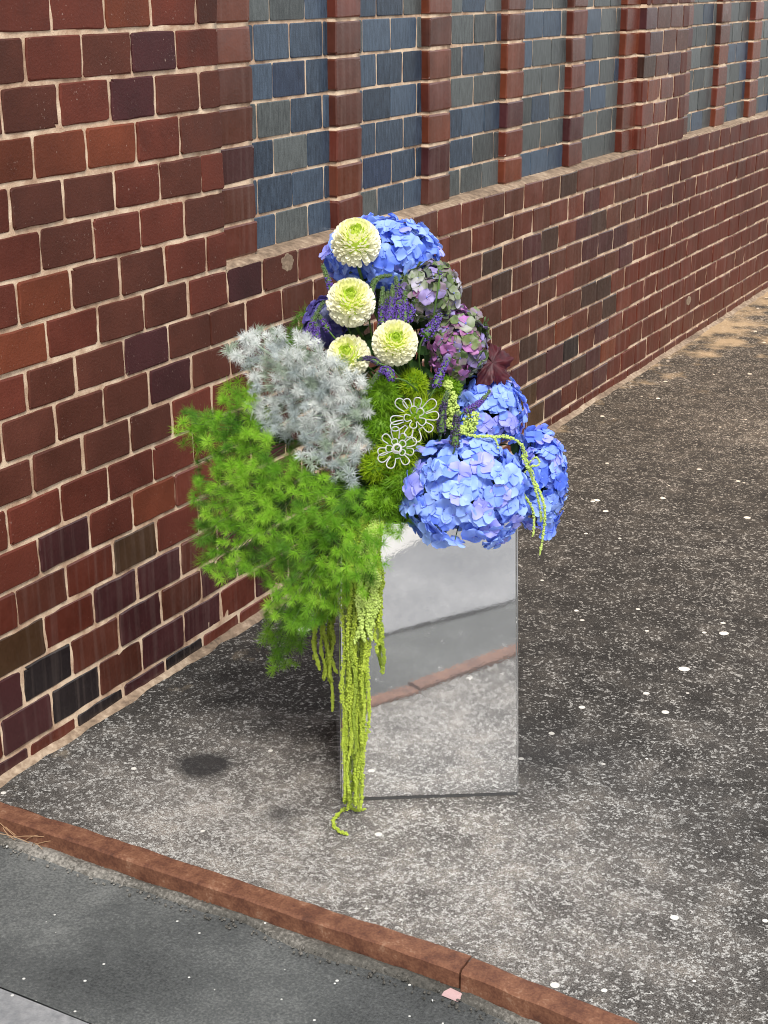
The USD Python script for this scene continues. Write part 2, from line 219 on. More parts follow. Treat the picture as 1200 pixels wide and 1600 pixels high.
DIRTY = groundmat('dirty_mortar', (0.06, 0.042, 0.03), (0.23, 0.165, 0.115), (0.48, 0.38, 0.28), 45.0, 0.2, thr=0.0)
RUST = mat('rusted_steel', {'g': ('geometry', {}), 'n': ('noise_texture', {'scale': 26.0, 'detail': 7.0, 'roughness': 0.7}), 'f': ('noise_texture', {'scale': 240.0, 'detail': 3.0}), 'mx': ('math', {'math_type': 'multiply_add', 'value2': 0.35}), 'h': ('math', {'math_type': 'multiply_add', 'value2': 1.0, 'value3': -0.17}),
    'r': ('rgb_ramp', {'ramp': [(0.2, (0.035, 0.016, 0.012)), (0.42, (0.098, 0.038, 0.022)), (0.6, (0.165, 0.072, 0.040)), (0.8, (0.30, 0.18, 0.12))]}), 'bump': ('bump', {'strength': 0.6, 'distance': 0.002}), 'p': ('principled_bsdf', {'roughness': 0.75, 'specular_ior_level': 0.3})},
    [('g.position', 'n.vector'), ('g.position', 'f.vector'), ('n.fac', 'h.value1'), ('f.fac', 'mx.value1'), ('h.value', 'mx.value3'), ('mx.value', 'r.fac'), ('r.color', 'p.base_color'), ('n.fac', 'bump.height'), ('bump.normal', 'p.normal')], 'p.BSDF')
MIRROR = mat('mirror_sheet', {'g': ('geometry', {}), 'n': ('noise_texture', {'scale': 7.0, 'detail': 1.0}), 'f': ('noise_texture', {'scale': 170.0, 'detail': 3.0}), 'fm': ('math', {'math_type': 'multiply_add', 'value2': 0.022}), 'ns': ('math', {'math_type': 'multiply', 'value2': 0.22}), 'bump': ('bump', {'strength': 0.10, 'distance': 0.012}), 'd': ('diffuse_bsdf', {'color': (0.62, 0.62, 0.62)}), 'mx': ('mix_closure', {'fac': 0.07}),
    'p': ('principled_bsdf', {'base_color': (0.90, 0.90, 0.905), 'metallic': 1.0, 'roughness': 0.03})},
    [('g.position', 'n.vector'), ('g.position', 'f.vector'), ('f.fac', 'fm.value1'), ('n.fac', 'ns.value1'), ('ns.value', 'fm.value3'), ('fm.value', 'bump.height'), ('bump.normal', 'p.normal'), ('p.BSDF', 'mx.closure1'), ('d.BSDF', 'mx.closure2')], 'mx.closure')

# ------------------------------------------------------------------ ground
def grid(x0, x1, y0, y1, nx, ny, zf):
    X, Y = np.meshgrid(np.linspace(x0, x1, nx), np.linspace(y0, y1, ny), indexing='ij'); Z = zf(X, Y)
    v = np.stack([X, Y, Z], -1).reshape(-1, 3); i, j = np.meshgrid(np.arange(nx - 1), np.arange(ny - 1), indexing='ij'); a = (i * ny + j).ravel()
    q = np.stack([a, a + ny, a + ny + 1, a + 1], 1)
    return v, np.vstack([q[:, [0, 1, 2]], q[:, [0, 2, 3]]])
def noise2(X, Y, s, seed=0): return meshkit.fbm(np.stack([X * s, Y * s, 0 * X], -1), 3, seed) - 0.5
def kerb_y(x): return 1.957 - 0.025 * x - 0.095 * np.clip(x - 1.085, 0, 9)     # the inner edge of the rusty kerb
obj('ground', grid(-400, 400, -400, 400, 9, 9, lambda X, Y: 0 * X - 0.12), plain('far_ground', (0.16, 0.16, 0.15), 0.9), kind='structure')
xs = np.concatenate([np.linspace(-0.3, 3.0, 120), np.linspace(3.1, 9.0, 24)]); ts = np.concatenate([np.linspace(0, 0.3, 160), np.linspace(0.31, 1.0, 60)])
X, T = np.meshgrid(xs, ts, indexing='ij'); Y = kerb_y(X) - 0.012 + T * (14.0 - kerb_y(X)); Z = 0.006 * noise2(X, Y, 3.0) + 0.003 * noise2(X, Y, 25.0, 3)
i, j = np.meshgrid(np.arange(len(xs) - 1), np.arange(len(ts) - 1), indexing='ij'); a = (i * len(ts) + j).ravel(); q = np.stack([a, a + len(ts), a + len(ts) + 1, a + 1], 1)
obj('concrete_pavement', (np.stack([X, Y, Z], -1).reshape(-1, 3), q), CONCRETE, smooth=True, kind='structure')
X, T = np.meshgrid(xs, np.linspace(0, 1, 40), indexing='ij'); yl = np.minimum(1.555 - 0.02 * X, kerb_y(X) - 0.10); Y = yl + T * (kerb_y(X) + 0.02 - yl); Z = -0.036 + 0.005 * noise2(X, Y, 5.0, 4)
i, j = np.meshgrid(np.arange(len(xs) - 1), np.arange(39), indexing='ij'); a = (i * 40 + j).ravel(); q = np.stack([a, a + 40, a + 41, a + 1], 1)
obj('asphalt_strip', (np.stack([X, Y, Z], -1).reshape(-1, 3), q), ASPHALT, smooth=True, kind='structure')
PB = lambda x: 1.075 - 0.42 * np.clip(x - 1.5, 0, 4)   # where the pale surface begins
def between(lo, hi, ny, sd):
    X, T = np.meshgrid(np.linspace(-0.3, 9, 150), np.linspace(0, 1, ny), indexing='ij'); Y = lo(X) + T * (hi(X) - lo(X)); i, j = np.meshgrid(np.arange(149), np.arange(ny - 1), indexing='ij'); a = (i * ny + j).ravel()
    return np.stack([X, Y, -0.030 + 0.004 * noise2(X, Y, 4.0, sd)], -1).reshape(-1, 3), np.stack([a, a + ny, a + ny + 1, a + 1], 1)
obj('grey_paving', between(lambda x: PB(x) + 0.004, lambda x: 1.546 - 0.02 * x, 30, 6), SLAB, smooth=True, kind='structure')
obj('pale_paving', between(lambda x: 0 * x - 6, PB, 60, 6), PALE, smooth=True, kind='structure')

# ------------------------------------------------------------------ the brick wall
wall = thing('brick_wall', 'long wall of dark red glazed bricks with recessed blue brick panels behind the flowers', 'wall')
PITCH = 0.1557; SILL = 10; TOPK = 29
def joint_z(k): return 0.040 + 0.0846 * k if k <= SILL else 0.886 + 0.0877 * (k - SILL)
D1, D2 = 0.025, 0.050
BAYS = [(2.892, 5.714), (6.24, 9.04), (9.57, 12.4)]
MAIN = [(0.4, 2.892), (5.714, 6.24), (9.04, 9.57), (12.4, 14.0)]
def bay_parts(b):
    y0, y1 = BAYS[b]
    if b == 0: p = [(2.892, 3.0605), (3.446, 3.578), (3.965, 4.107), (4.504, 4.637), (5.043, 5.172), (5.570, 5.714)]
    else:
        w = 0.137; s = (y1 - y0 - 0.135) / 5.0; p = [(y0, y0 + w)] + [(y0 + s * k, y0 + s * k + w) for k in range(1, 5)] + [(y1 - 0.14, y1)]
    return p, [(p[k][1], p[k + 1][0]) for k in range(5)]
def brick_mesh(y0, y1, z0, z1, x, rng, depth=0.055, cham=0.0024, tilt=0.0012, wob=0.0016, extra=0, chip=0.16):
    """One brick facing +x: uneven twelve-cornered face, softened arris, sides running back into the mortar."""
    r = min(0.005, (z1 - z0) / 4)
    pts = []
    for (cy, cz, dy, dz) in ((y0, z0, 1, 1), (y1, z0, -1, 1), (y1, z1, -1, -1), (y0, z1, 1, -1)):
        c = [(cy, cz + dz * r), (cy + dy * r * 0.3, cz + dz * r * 0.3), (cy + dy * r, cz)]
        pts += c if dy * dz > 0 else c[::-1]
    if extra:
        out = []
        for k in range(12):
            out.append(pts[k])
            if k % 3 == 2: out += [tuple(np.array(pts[k]) + (np.array(pts[(k + 1) % 12]) - pts[k]) * (e + 1) / (extra + 1)) for e in range(extra)]
        pts = out
    K = len(pts); pts = np.array(pts); pts += rng.uniform(-wob, wob, pts.shape) * [1, 0.7]
    if rng.rand() < chip:   # a chipped corner
        k = rng.randint(4) * (3 + extra) + 1; pts[k] += (np.array([(y0 + y1) / 2, (z0 + z1) / 2]) - pts[k]) * rng.uniform(0.05, 0.16)
    c = np.array([(y0 + y1) / 2, (z0 + z1) / 2]); inner = pts - np.sign(pts - c) * cham * rng.uniform(0.5, 1.6, (K, 1))
    off = x + rng.uniform(-0.0012, 0.0012); a, b = rng.uniform(-tilt, tilt, 2)
    fx = lambda p: off + a * (p[:, 0] - c[0]) / max(y1 - y0, 0.01) * 2 + b * (p[:, 1] - c[1]) / max(z1 - z0, 0.01) * 2
    v = np.vstack([np.column_stack([fx(inner), inner]), np.column_stack([fx(pts) - cham * 0.8, pts]), np.column_stack([np.full(K, off - depth), pts]), [[fx(c[None])[0] + rng.uniform(0, 0.0006), *c]]])
    k = np.arange(K); l = (k + 1) % K
    f = np.vstack([np.stack([np.full(K, 3 * K), k, l], 1), np.stack([K + k, K + l, l], 1), np.stack([K + k, l, k], 1), np.stack([2 * K + k, 2 * K + l, K + l], 1), np.stack([2 * K + k, K + l, K + k], 1)])
    return v, f
def to_px(p):
    d = np.asarray(p) - CAM; w = d @ FW
    return 600 + FPX * (d @ RT) / w, 800 - FPX * (d @ UP) / w, w
def area_px(y0, y1, z0, z1, x):
    P = np.array([(x, y0, z0), (x, y1, z0), (x, y1, z1), (x, y0, z1)]); u, v, w = to_px(P)
    if w.min() < 0.3 or u.max() < 0 or u.min() > 1200 or v.max() < 0 or v.min() > 1600: return 0
    uc, vc = np.clip(u, 0, 1200), np.clip(v, 0, 1600)
    return abs(sum(uc[k] * vc[(k + 1) % 4] - uc[(k + 1) % 4] * vc[k] for k in range(4)) / 2)
def split(y0, y1, phase, rng, pitch=PITCH, least=0.035, joint=0.0085):
    """Brick spans of one course between y0 and y1, with head joints of uneven width."""
    n0 = math.floor((y0 - phase) / pitch); js = [y0]
    y = phase + n0 * pitch
    while y < y1:
        if y > js[-1] + least and y < y1 - least: js.append(y + rng.uniform(-0.004, 0.004))
        y += pitch
    js.append(y1)
    out = []
    for k in range(len(js) - 1):
        a, b = js[k], js[k + 1]; ga = joint * rng.choice([0.55, 0.8, 1, 1.3], p=[.2, .25, .35, .2])
        out.append((a + (ga / 2 if k else 0), b - (ga / 2 if k < len(js) - 2 else 0)))
    return out
rb = np.random.RandomState(11)
def tone(y, z, rng):
    """Which kind of brick sits there: rough red ones high on the left, glazed mixed ones low down."""
    low = z < 0.48 - 0.12 * max(0, y - 2.0) + 0.05 * rng.randn() if y < 3.2 else z < 0.26 + 0.08 * rng.randn()
    if y < 3.2 and not low: return rng.choice(['red', 'brown', 'rust', 'plum', 'umber'], p=[.42, .34, .11, .11, .02]), 'rough'
    if y < 3.2: return rng.choice(['red', 'plum', 'brown', 'dark', 'umber', 'olive'], p=[.26, .33, .19, .10, .08, .04]), 'glaze'
    if low: return rng.choice(['plum', 'dark', 'umber', 'red', 'olive', 'brown'], p=[.30, .14, .17, .20, .05, .14]), 'glaze'
    return rng.choice(['brown', 'red', 'plum', 'umber', 'rust'], p=[.38, .24, .16, .15, .07]), 'glaze'
faces, rest = [], []
for k in range(-1, TOPK):
    z0, z1 = (-0.03 if k < 0 else joint_z(k) + 0.0045), joint_z(k + 1) - 0.0045
    for (a, b) in ([(0.4, 14.0)] if k < SILL else MAIN):
        for (y0, y1) in split(a, b, 2.345 + (PITCH / 2 if k % 2 else 0), rb):
            dz = rb.uniform(-0.0016, 0.0016, 2); faces.append((area_px(y0, y1, max(z0, 0), z1, 0), y0, y1, z0 + dz[0], z1 + dz[1]))
order = sorted(range(len(faces)), key=lambda n: -faces[n][0]); big = set(order[:298])
for n, (ar, y0, y1, z0, z1) in enumerate(faces):
    m = brick_mesh(y0, y1, z0, z1, 0.0, rb, extra=2 if n in big and y0 < 3.3 else 0)
    if n in big: obj('brick', m, BR[tone((y0 + y1) / 2, z1, rb)], wall)
    else: rest.append(m)
obj('brick_courses', join(rest), BR['field'], wall, kind='stuff', label='smaller far and higher bricks of the red wall')
allblue, allpier = [], []
for b in range(3):
    piers, panels = bay_parts(b)
    for n, (y0, y1) in enumerate(piers):
        seen = b == 0 or (b == 1 and n < 3)
        par = thing('pilaster', parent=wall) if seen else None; mm = []
        for k in range(SILL, TOPK):
            z0, z1 = joint_z(k) + (0.009 if k == SILL else 0.0045), joint_z(k + 1) - 0.0045
            e0 = -0.02 if n == 0 else 0; e1 = 0.02 if n == 5 else 0
            m = brick_mesh(y0 + e0, y1 + e1, z0, z1, -D1, rb, depth=0.05, cham=0.0035, wob=0.002)
            if seen and z0 < 1.52: obj('brick', m, BR[rb.choice(['red', 'rust', 'brown', 'plum'], p=[.42, .2, .28, .10]), 'glaze'], par)
            else: mm.append(m)
        if seen: obj('upper_bricks', join(mm), BR['field'], par, kind='stuff')
        else: allpier += mm
    for n, (y0, y1) in enumerate(panels):
        seen = b == 0 or (b == 1 and n < 3)
        par = thing('blue_panel', parent=wall) if seen else None; mm = []
        for k in range(SILL, TOPK):
            z0, z1 = joint_z(k) + (0.008 if k == SILL else 0.0036), joint_z(k + 1) - 0.0036
            ph = y0 + (0.05 if k % 2 else 0.125)
            for (u0, u1) in split(y0 - 0.004, y1 + 0.004, ph, rb, joint=0.0062, least=0.02):
                m = brick_mesh(u0, u1, z0, z1, -D2, rb, depth=0.04, cham=0.0016, tilt=0.0008, wob=0.0008, chip=0.0)
                if seen and z0 < 1.52: obj('blue_brick', m, BLUE[rb.choice(3, p=[.66, .28, .06]) if y0 < 3.9 else rb.choice(2, p=[.22, .78])], par)
                else: mm.append(m)
        if seen: obj('upper_blue_bricks', join(mm), BLUE[3], par, kind='stuff')
        else: allblue += mm
obj('far_pilaster_bricks', join(allpier), BR['field'], wall, kind='stuff'); obj('far_blue_bricks', join(allblue), BLUE[3], wall, kind='stuff')
# mortar: uneven sheets just behind the brick faces
ZT = joint_z(TOPK)
def sheet(y0, y1, z0, z1, x, amp=0.0022, step=0.02, back=0.06):
    ny, nz = max(2, int((y1 - y0) / step) + 1), max(2, int((min(z1, 1.6) - z0) / step) + 1); zs = np.append(np.linspace(z0, min(z1, 1.6), nz), z1 if z1 > 1.6 else [])
    Yg, Zg = np.meshgrid(np.linspace(y0, y1, ny), zs, indexing='ij'); nz = len(zs)
    Xg = x + amp * 2 * (meshkit.fbm(np.stack([Yg * 30, Zg * 30, 0 * Yg + x], -1), 3, 5) - 0.5) + 0.0012 * np.clip((0.5 - Zg) / 0.5, 0, 1) * (Yg < 3.6)
    v = np.stack([Xg, Yg, Zg], -1).reshape(-1, 3); i, j = np.meshgrid(np.arange(ny - 1), np.arange(nz - 1), indexing='ij'); a = (i * nz + j).ravel()
    F = [np.stack([a, a + nz, a + nz + 1, a + 1], 1)]
    for row in (np.arange(nz), (ny - 1) * nz + np.arange(nz)[::-1]):    # side returns
        n = len(v); v = np.vstack([v, v[row] - [back, 0, 0]]); k = np.arange(nz - 1); F.append(np.stack([row[k], row[k + 1], n + k + 1, n + k], 1))
    q = np.vstack(F)
    return v, np.vstack([q[:, [0, 1, 2]], q[:, [0, 2, 3]]])
ms = [sheet(0.4, 14.0, -0.02, joint_z(SILL) - 0.003, -0.0034)]
ms += [sheet(a + 0.003, b - 0.003, joint_z(SILL) - 0.003, ZT, -0.0034) for a, b in MAIN]
for b in range(3):
    piers, panels = bay_parts(b)
    ms += [sheet(y0 + (0.005 if n else -0.02), y1 + (-0.005 if n < 5 else 0.02), joint_z(SILL) - 0.01, ZT, -D1 - 0.0042, back=0.05) for n, (y0, y1) in enumerate(piers)]
    ms += [sheet(y0 - 0.02, y1 + 0.02, joint_z(SILL) - 0.01, ZT, -D2 - 0.0028, amp=0.0010, back=0.03) for y0, y1 in panels]
obj('mortar', join(ms), MORTAR, wall, smooth=True)
def strip_along(y0, y1, prof, amp, step=0.012, seed=0):
    """A rough mortar strip along the wall with the cross-section prof [(x, z)]."""
    Y = np.linspace(y0, y1, int((y1 - y0) / step)); n = len(prof); P = np.array(prof)
    nz = meshkit.fbm(np.stack([np.repeat(Y[:, None], n, 1) * 14, np.tile(np.arange(n) * 1.7, (len(Y), 1)), np.full((len(Y), n), seed)], -1), 4, seed) - 0.5
    sc = np.linspace(0, 1, n) * 0 + 1; sc[0] = 0
    v = np.stack([P[None, :, 0] + amp * nz * sc * 2, np.repeat(Y[:, None], n, 1), P[None, :, 1] + amp * nz * sc], -1).reshape(-1, 3)
    i, j = np.meshgrid(np.arange(len(Y) - 1), np.arange(n - 1), indexing='ij'); a = (i * n + j).ravel(); q = np.stack([a, a + 1, a + n + 1, a + n], 1)[:, ::-1]
    return v, np.vstack([q[:, [0, 1, 2]], q[:, [0, 2, 3]]])
def on_wall(px, py):
    d = FW + RT * (px - 600) / FPX - UP * (py - 800) / FPX; return CAM + d * (-CAM[0] / d[0])
for (px, py, ry, rz) in [(448, 411, .030, .022), (1076, 470, .03, .02)]:
    p = on_wall(px, py); b = trimesh.creation.icosphere(3); vv = np.array(b.vertices); k = meshkit.fbm(vv * 2.2 + px, 4, 3)[:, None]; vv = vv * (0.55 + 0.9 * k)
    obj('mortar_patch', (vv * [0.0018, ry, rz] + p, np.array(b.faces)), DIRTY, wall, smooth=True)
zs = joint_z(SILL)
obj('mortar_sill', join([strip_along(y0 - 0.001, y1 + 0.001, [(-0.06, zs + 0.010), (-0.035, zs + 0.007), (-0.012, zs + 0.001), (-0.002, zs - 0.0045), (-0.003, zs - 0.012)], 0.003, seed=4) for y0, y1 in BAYS]), DIRTY, wall, smooth=True)
obj('mortar_fillet', strip_along(0.6, 14.0, [(-0.01, 0.014), (0.002, 0.009), (0.008, 0.005), (0.016, 0.002), (0.026, -0.004)], 0.006, seed=9), DIRTY, wall, smooth=True)
obj('coping', trimesh.creation.box(bounds=[[-0.35, 0.35, ZT], [0.03, 14.05, ZT + 0.08]]), MORTAR, wall)
obj('wall_core', trimesh.creation.box(bounds=[[-0.32, 0.4, -0.1], [-0.068, 14.0, ZT - 0.002]]), MORTAR, wall)

# ------------------------------------------------------------------ rusty kerb, debris
def bar(xa, xb, dy, dz, n, seed):
    """A flat steel bar lying along the edge of the concrete, arrises rounded, edges eaten unevenly."""
    x = np.linspace(xa, xb, n); prof = np.array([(0.0, -0.07), (0.0, 0.001), (-0.003, 0.0035), (-0.042, 0.0035), (-0.046, 0.0), (-0.0475, -0.07)])
    m = len(prof); e = meshkit.fbm(np.stack([np.repeat(x[:, None], m, 1) * 22, np.tile(np.arange(m) * 3.1, (n, 1)), np.full((n, m), seed)], -1), 4, seed) - 0.5
    v = np.stack([np.repeat(x[:, None], m, 1), kerb_y(x)[:, None] + dy + prof[None, :, 0] + 0.005 * e, dz + prof[None, :, 1] + 0.004 * e], -1).reshape(-1, 3)
    i, j = np.meshgrid(np.arange(n - 1), np.arange(m - 1), indexing='ij'); a = (i * m + j).ravel(); q = np.stack([a, a + m, a + m + 1, a + 1], 1)[:, ::-1]
    f = np.vstack([q[:, [0, 1, 2]], q[:, [0, 2, 3]]]); caps = []
    for s, flip in ((0, False), ((n - 1) * m, True)):
        c = np.array([[0, k, k + 1] for k in range(1, m - 1)]) + s; caps.append(c[:, ::-1] if flip else c)
    return v, np.vstack([f] + caps)
obj('steel_kerb', bar(-0.05, 1.078, 0.0, 0.0, 160, 1), RUST, smooth=35, label='long straight rusty steel kerb bar between concrete and asphalt', category='kerb')
obj('steel_kerb', bar(1.084, 4.5, -0.006, 0.004, 260, 2), RUST, smooth=35, label='second rusty kerb bar at lower right, starting at the butt joint and bending away', category='kerb')
x = np.linspace(-0.05, 4.4, 500); N = len(x)
w = 0.012 + 0.034 * meshkit.fbm(np.stack([x * 6, 0 * x, 0 * x], -1), 4, 21); rows = []
for t in np.linspace(0, 1, 7):
    yb = kerb_y(x) - 0.044 - t * w; h = -0.0345 + 0.010 * math.sin(PI * (0.15 + 0.85 * t)) * (0.3 + meshkit.fbm(np.stack([x * 40, 0 * x + t * 4, 0 * x], -1), 3, 22)) - (0.006 if t == 1 else 0)
    rows.append(np.stack([x, yb, h], -1))
v = np.stack(rows, 1).reshape(-1, 3); i, j = np.meshgrid(np.arange(N - 1), np.arange(6), indexing='ij'); a = (i * 7 + j).ravel(); q = np.stack([a, a + 1, a + 8, a + 7], 1)
obj('gritty_debris', (v, q), DEBRIS, smooth=True, kind='stuff', label='pale gritty dirt collected along the foot of the rusty kerb', category='debris')
rg = np.random.RandomState(5); n = 900; gx = rg.uniform(0, 2.2, n); gy = kerb_y(gx) - 0.046 - 0.05 * rg.rand(n) ** 1.5
obj('kerb_grit', beads(np.stack([gx, gy, np.full(n, -0.031)], -1), 0.0022 * (0.5 + rg.rand(n)), rng=rg), DEBRIS, kind='stuff', label='small loose grit grains scattered beside the rusty kerb', category='grit')
pk = trimesh.convex.convex_hull(np.array([(-.022, -.012, 0), (.018, -.016, 0), (.024, .006, 0), (-.012, .012, 0), (-.018, -.008, .009), (.014, -.010, .010), (.017, .004, .009), (-.010, .008, .010)])); pk.apply_scale(0.75); pk.apply_translation([1.075, 1.868, -0.034])
obj('stone_chip', pk, plain('pink_stone', (0.45, 0.30, 0.30), 0.8), label='flat pinkish stone chip lying under the kerb joint', category='stone')
wd = []
for k in range(14):
    p0 = np.array([0.09 + 0.10 * rg.rand(), 1.895 + 0.02 * rg.rand(), -0.03]); p1 = p0 + [0.09 * rg.randn(), 0.02 * rg.randn(), 0.01 + 0.02 * rg.rand()]; wd.append(tube(bez(p0, (p0 + p1) / 2 + [0, -.01, 0.03 * rg.rand()], p1), 0.0007, 4))
obj('dry_weed', join(wd), plain('dry_straw', (0.33, 0.20, 0.11), 0.8), label='tuft of dry straw-coloured weed stalks against the kerb at far left', category='weed')

# ------------------------------------------------------------------ mirrored pedestal
FL, FR = np.array([0.641, 2.266]), np.array([0.937, 2.448]); EX = unit(FR - FL); NB = np.array([-EX[1], EX[0]]); PW = 0.3476; PH = 0.566
ped = thing('mirror_pedestal', 'mirror-clad square pedestal carrying the flowers', 'pedestal')
foot = [FL, FR, FR + NB * PW, FL + NB * PW]; tl, tr = EX * 0.004, EX * -0.013
head_ = [FL + tl + NB * 0.012, FR + tr + NB * 0.012, FR + tr + NB * (PW + 0.004), FL + tl + NB * (PW + 0.004)]
G = 0.0030   # the gap of the folded corner seam
def panel(a, b, at_, bt, n2):
    """A mirror sheet 3 mm thick between two feet a, b and two heads, with softened edges."""
    n3 = np.array([*n2, 0.0]); s = unit(b - a)
    P = lambda p, z, o: np.array([*p, z]) + n3 * o
    out = [P(a + s * G, 0.007, -0.003), P(b - s * G, 0.007, -0.003), P(bt - s * G, PH, -0.003), P(at_ + s * G, PH, -0.003)]
    mid = [P(a + s * G, 0.007, -0.0008), P(b - s * G, 0.007, -0.0008), P(bt - s * G, PH, -0.0008), P(at_ + s * G, PH, -0.0008)]
    e = 0.0026; fr = [P(a + s * (G + e), 0.007 + e, 0), P(b - s * (G + e), 0.007 + e, 0), P(bt - s * (G + e), PH - e, 0), P(at_ + s * (G + e), PH - e, 0)]
    v = np.array(out + mid + fr); f = [(8, 9, 10, 11)]
    for k in range(4):
        l = (k + 1) % 4; f += [(k, l, 4 + l, 4 + k), (4 + k, 4 + l, 8 + l, 8 + k)]
    return v, np.array(f)
for k, (nm, n2) in enumerate((('front_panel', -NB), ('side_panel', EX), ('back_panel', NB), ('side_panel', -EX))):
    l = (k + 1) % 4; obj(nm, panel(foot[k], foot[l], head_[k], head_[l], n2), MIRROR, ped)
inner = [np.array([*(p + (np.mean(foot, 0) - p) * 0.012), 0.0]) for p in foot] + [np.array([*(p + (np.mean(head_, 0) - p) * 0.012), PH - 0.004]) for p in head_]
obj('core', (np.array(inner), np.array([(0, 1, 5, 4), (1, 2, 6, 5), (2, 3, 7, 6), (3, 0, 4, 7), (4, 5, 6, 7), (3, 2, 1, 0)])), plain('dark_edge', (0.05, 0.05, 0.05), 0.5), ped)
CT = np.array([*(np.mean(head_, 0)), PH])     # middle of the pedestal's top
EX3, NB3 = np.array([*EX, 0]), np.array([*NB, 0])

# ------------------------------------------------------------------ plant materials
STEM = leafmat('green_stem', (0.05, 0.11, 0.02), (0.10, 0.19, 0.04), trans=0.1)
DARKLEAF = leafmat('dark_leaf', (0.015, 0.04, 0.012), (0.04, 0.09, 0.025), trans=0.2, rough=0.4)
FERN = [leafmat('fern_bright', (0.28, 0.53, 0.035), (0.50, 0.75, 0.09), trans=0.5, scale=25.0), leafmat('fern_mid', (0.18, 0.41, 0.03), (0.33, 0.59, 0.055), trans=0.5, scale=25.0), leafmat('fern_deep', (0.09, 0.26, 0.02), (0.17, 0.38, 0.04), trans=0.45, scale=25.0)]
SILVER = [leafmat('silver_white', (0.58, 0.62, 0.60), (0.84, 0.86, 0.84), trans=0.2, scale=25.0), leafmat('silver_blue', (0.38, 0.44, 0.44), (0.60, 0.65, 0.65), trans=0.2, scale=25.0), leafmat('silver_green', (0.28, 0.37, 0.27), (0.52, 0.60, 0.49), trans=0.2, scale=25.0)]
BALL = [leafmat('lime_ball', (0.22, 0.36, 0.006), (0.42, 0.55, 0.015), trans=0.35, scale=30.0), leafmat('green_ball', (0.10, 0.25, 0.008), (0.22, 0.40, 0.015), trans=0.35, scale=30.0)]
BLUEP = [leafmat('petal_sky', (0.20, 0.33, 0.82), (0.34, 0.48, 0.91), trans=0.2, scale=30.0), leafmat('petal_blue', (0.13, 0.23, 0.76), (0.24, 0.36, 0.87), trans=0.2, scale=30.0), leafmat('petal_lilac', (0.24, 0.26, 0.74), (0.39, 0.41, 0.86), trans=0.2, scale=30.0)]
DEEPP = [leafmat('petal_deep_blue', (0.07, 0.14, 0.66), (0.15, 0.26, 0.82), trans=0.25, scale=30.0)]
VIOL = [leafmat('petal_violet', (0.06, 0.05, 0.24), (0.14, 0.12, 0.40), trans=0.25, scale=30.0), leafmat('petal_slate', (0.12, 0.14, 0.30), (0.22, 0.24, 0.42), trans=0.25, scale=30.0)]
def two_tone(name, c1, c2, c3):
    return mat(name, {'g': ('geometry', {}), 'o': ('object_info', {}), 'n': ('noise_texture', {'scale': 38.0, 'detail': 3.0}), 'a': ('math', {'math_type': 'multiply_add', 'value2': 0.5, 'value3': -0.25}), 'b': ('math', {'math_type': 'add'}), 'r': ('rgb_ramp', {'ramp': [(0.3, c1), (0.5, c2), (0.72, c3)]}),
        'p': ('principled_bsdf', {'roughness': 0.5, 'specular_ior_level': 0.35}), 't': ('translucent_bsdf', {'color': c2}), 'm': ('mix_closure', {'fac': 0.25})},
        [('g.position', 'n.vector'), ('o.random', 'a.value1'), ('a.value', 'b.value1'), ('n.fac', 'b.value2'), ('b.value', 'r.fac'), ('r.color', 'p.base_color'), ('p.BSDF', 'm.closure1'), ('t.BSDF', 'm.closure2')], 'm.closure')
ANTIQ = [two_tone('antique_green', (0.06, 0.10, 0.03), (0.16, 0.22, 0.08), (0.24, 0.17, 0.24)), two_tone('antique_lilac', (0.11, 0.14, 0.09), (0.24, 0.18, 0.38), (0.33, 0.28, 0.56)), two_tone('antique_pink', (0.12, 0.16, 0.05), (0.34, 0.12, 0.31), (0.42, 0.17, 0.44)), two_tone('antique_pale', (0.17, 0.22, 0.11), (0.34, 0.36, 0.30), (0.42, 0.38, 0.52))]
EYE = plain('floret_eye', (0.12, 0.14, 0.50), 0.5)
MUM = [leafmat('mum_cream', (0.84, 0.81, 0.58), (0.90, 0.88, 0.74), trans=0.2, scale=40.0), leafmat('mum_yellow', (0.80, 0.80, 0.36), (0.88, 0.87, 0.56), trans=0.2, scale=40.0), leafmat('mum_lime', (0.42, 0.60, 0.05), (0.60, 0.72, 0.10), trans=0.2, scale=40.0)]
SPIKE = leafmat('spike_purple', (0.085, 0.04, 0.25), (0.20, 0.12, 0.46), trans=0.1, scale=150.0, by='geometry.random_per_island'); TIPG = leafmat('spike_tip', (0.09, 0.14, 0.06), (0.20, 0.26, 0.13), trans=0.1, scale=150.0, by='geometry.random_per_island'); SPIKED = leafmat('spike_dusky', (0.035, 0.025, 0.07), (0.10, 0.075, 0.17), trans=0.1, scale=150.0, by='geometry.random_per_island')
AMAR = [leafmat('amaranth', (0.36, 0.46, 0.04), (0.62, 0.72, 0.14), trans=0.2, scale=120.0, by='geometry.random_per_island'), leafmat('amaranth_pale', (0.42, 0.55, 0.12), (0.68, 0.78, 0.28), trans=0.2, scale=120.0, by='geometry.random_per_island')]
AMAR.append(leafmat('amaranth_olive', (0.24, 0.33, 0.03), (0.46, 0.56, 0.10), trans=0.2, scale=120.0, by='geometry.random_per_island'))
WIREM = plain('white_wire', (0.44, 0.44, 0.43), 0.3)
REDLEAF = leafmat('red_leaf', (0.028, 0.004, 0.008), (0.105, 0.013, 0.02), trans=0.12, rough=0.55, scale=90.0)

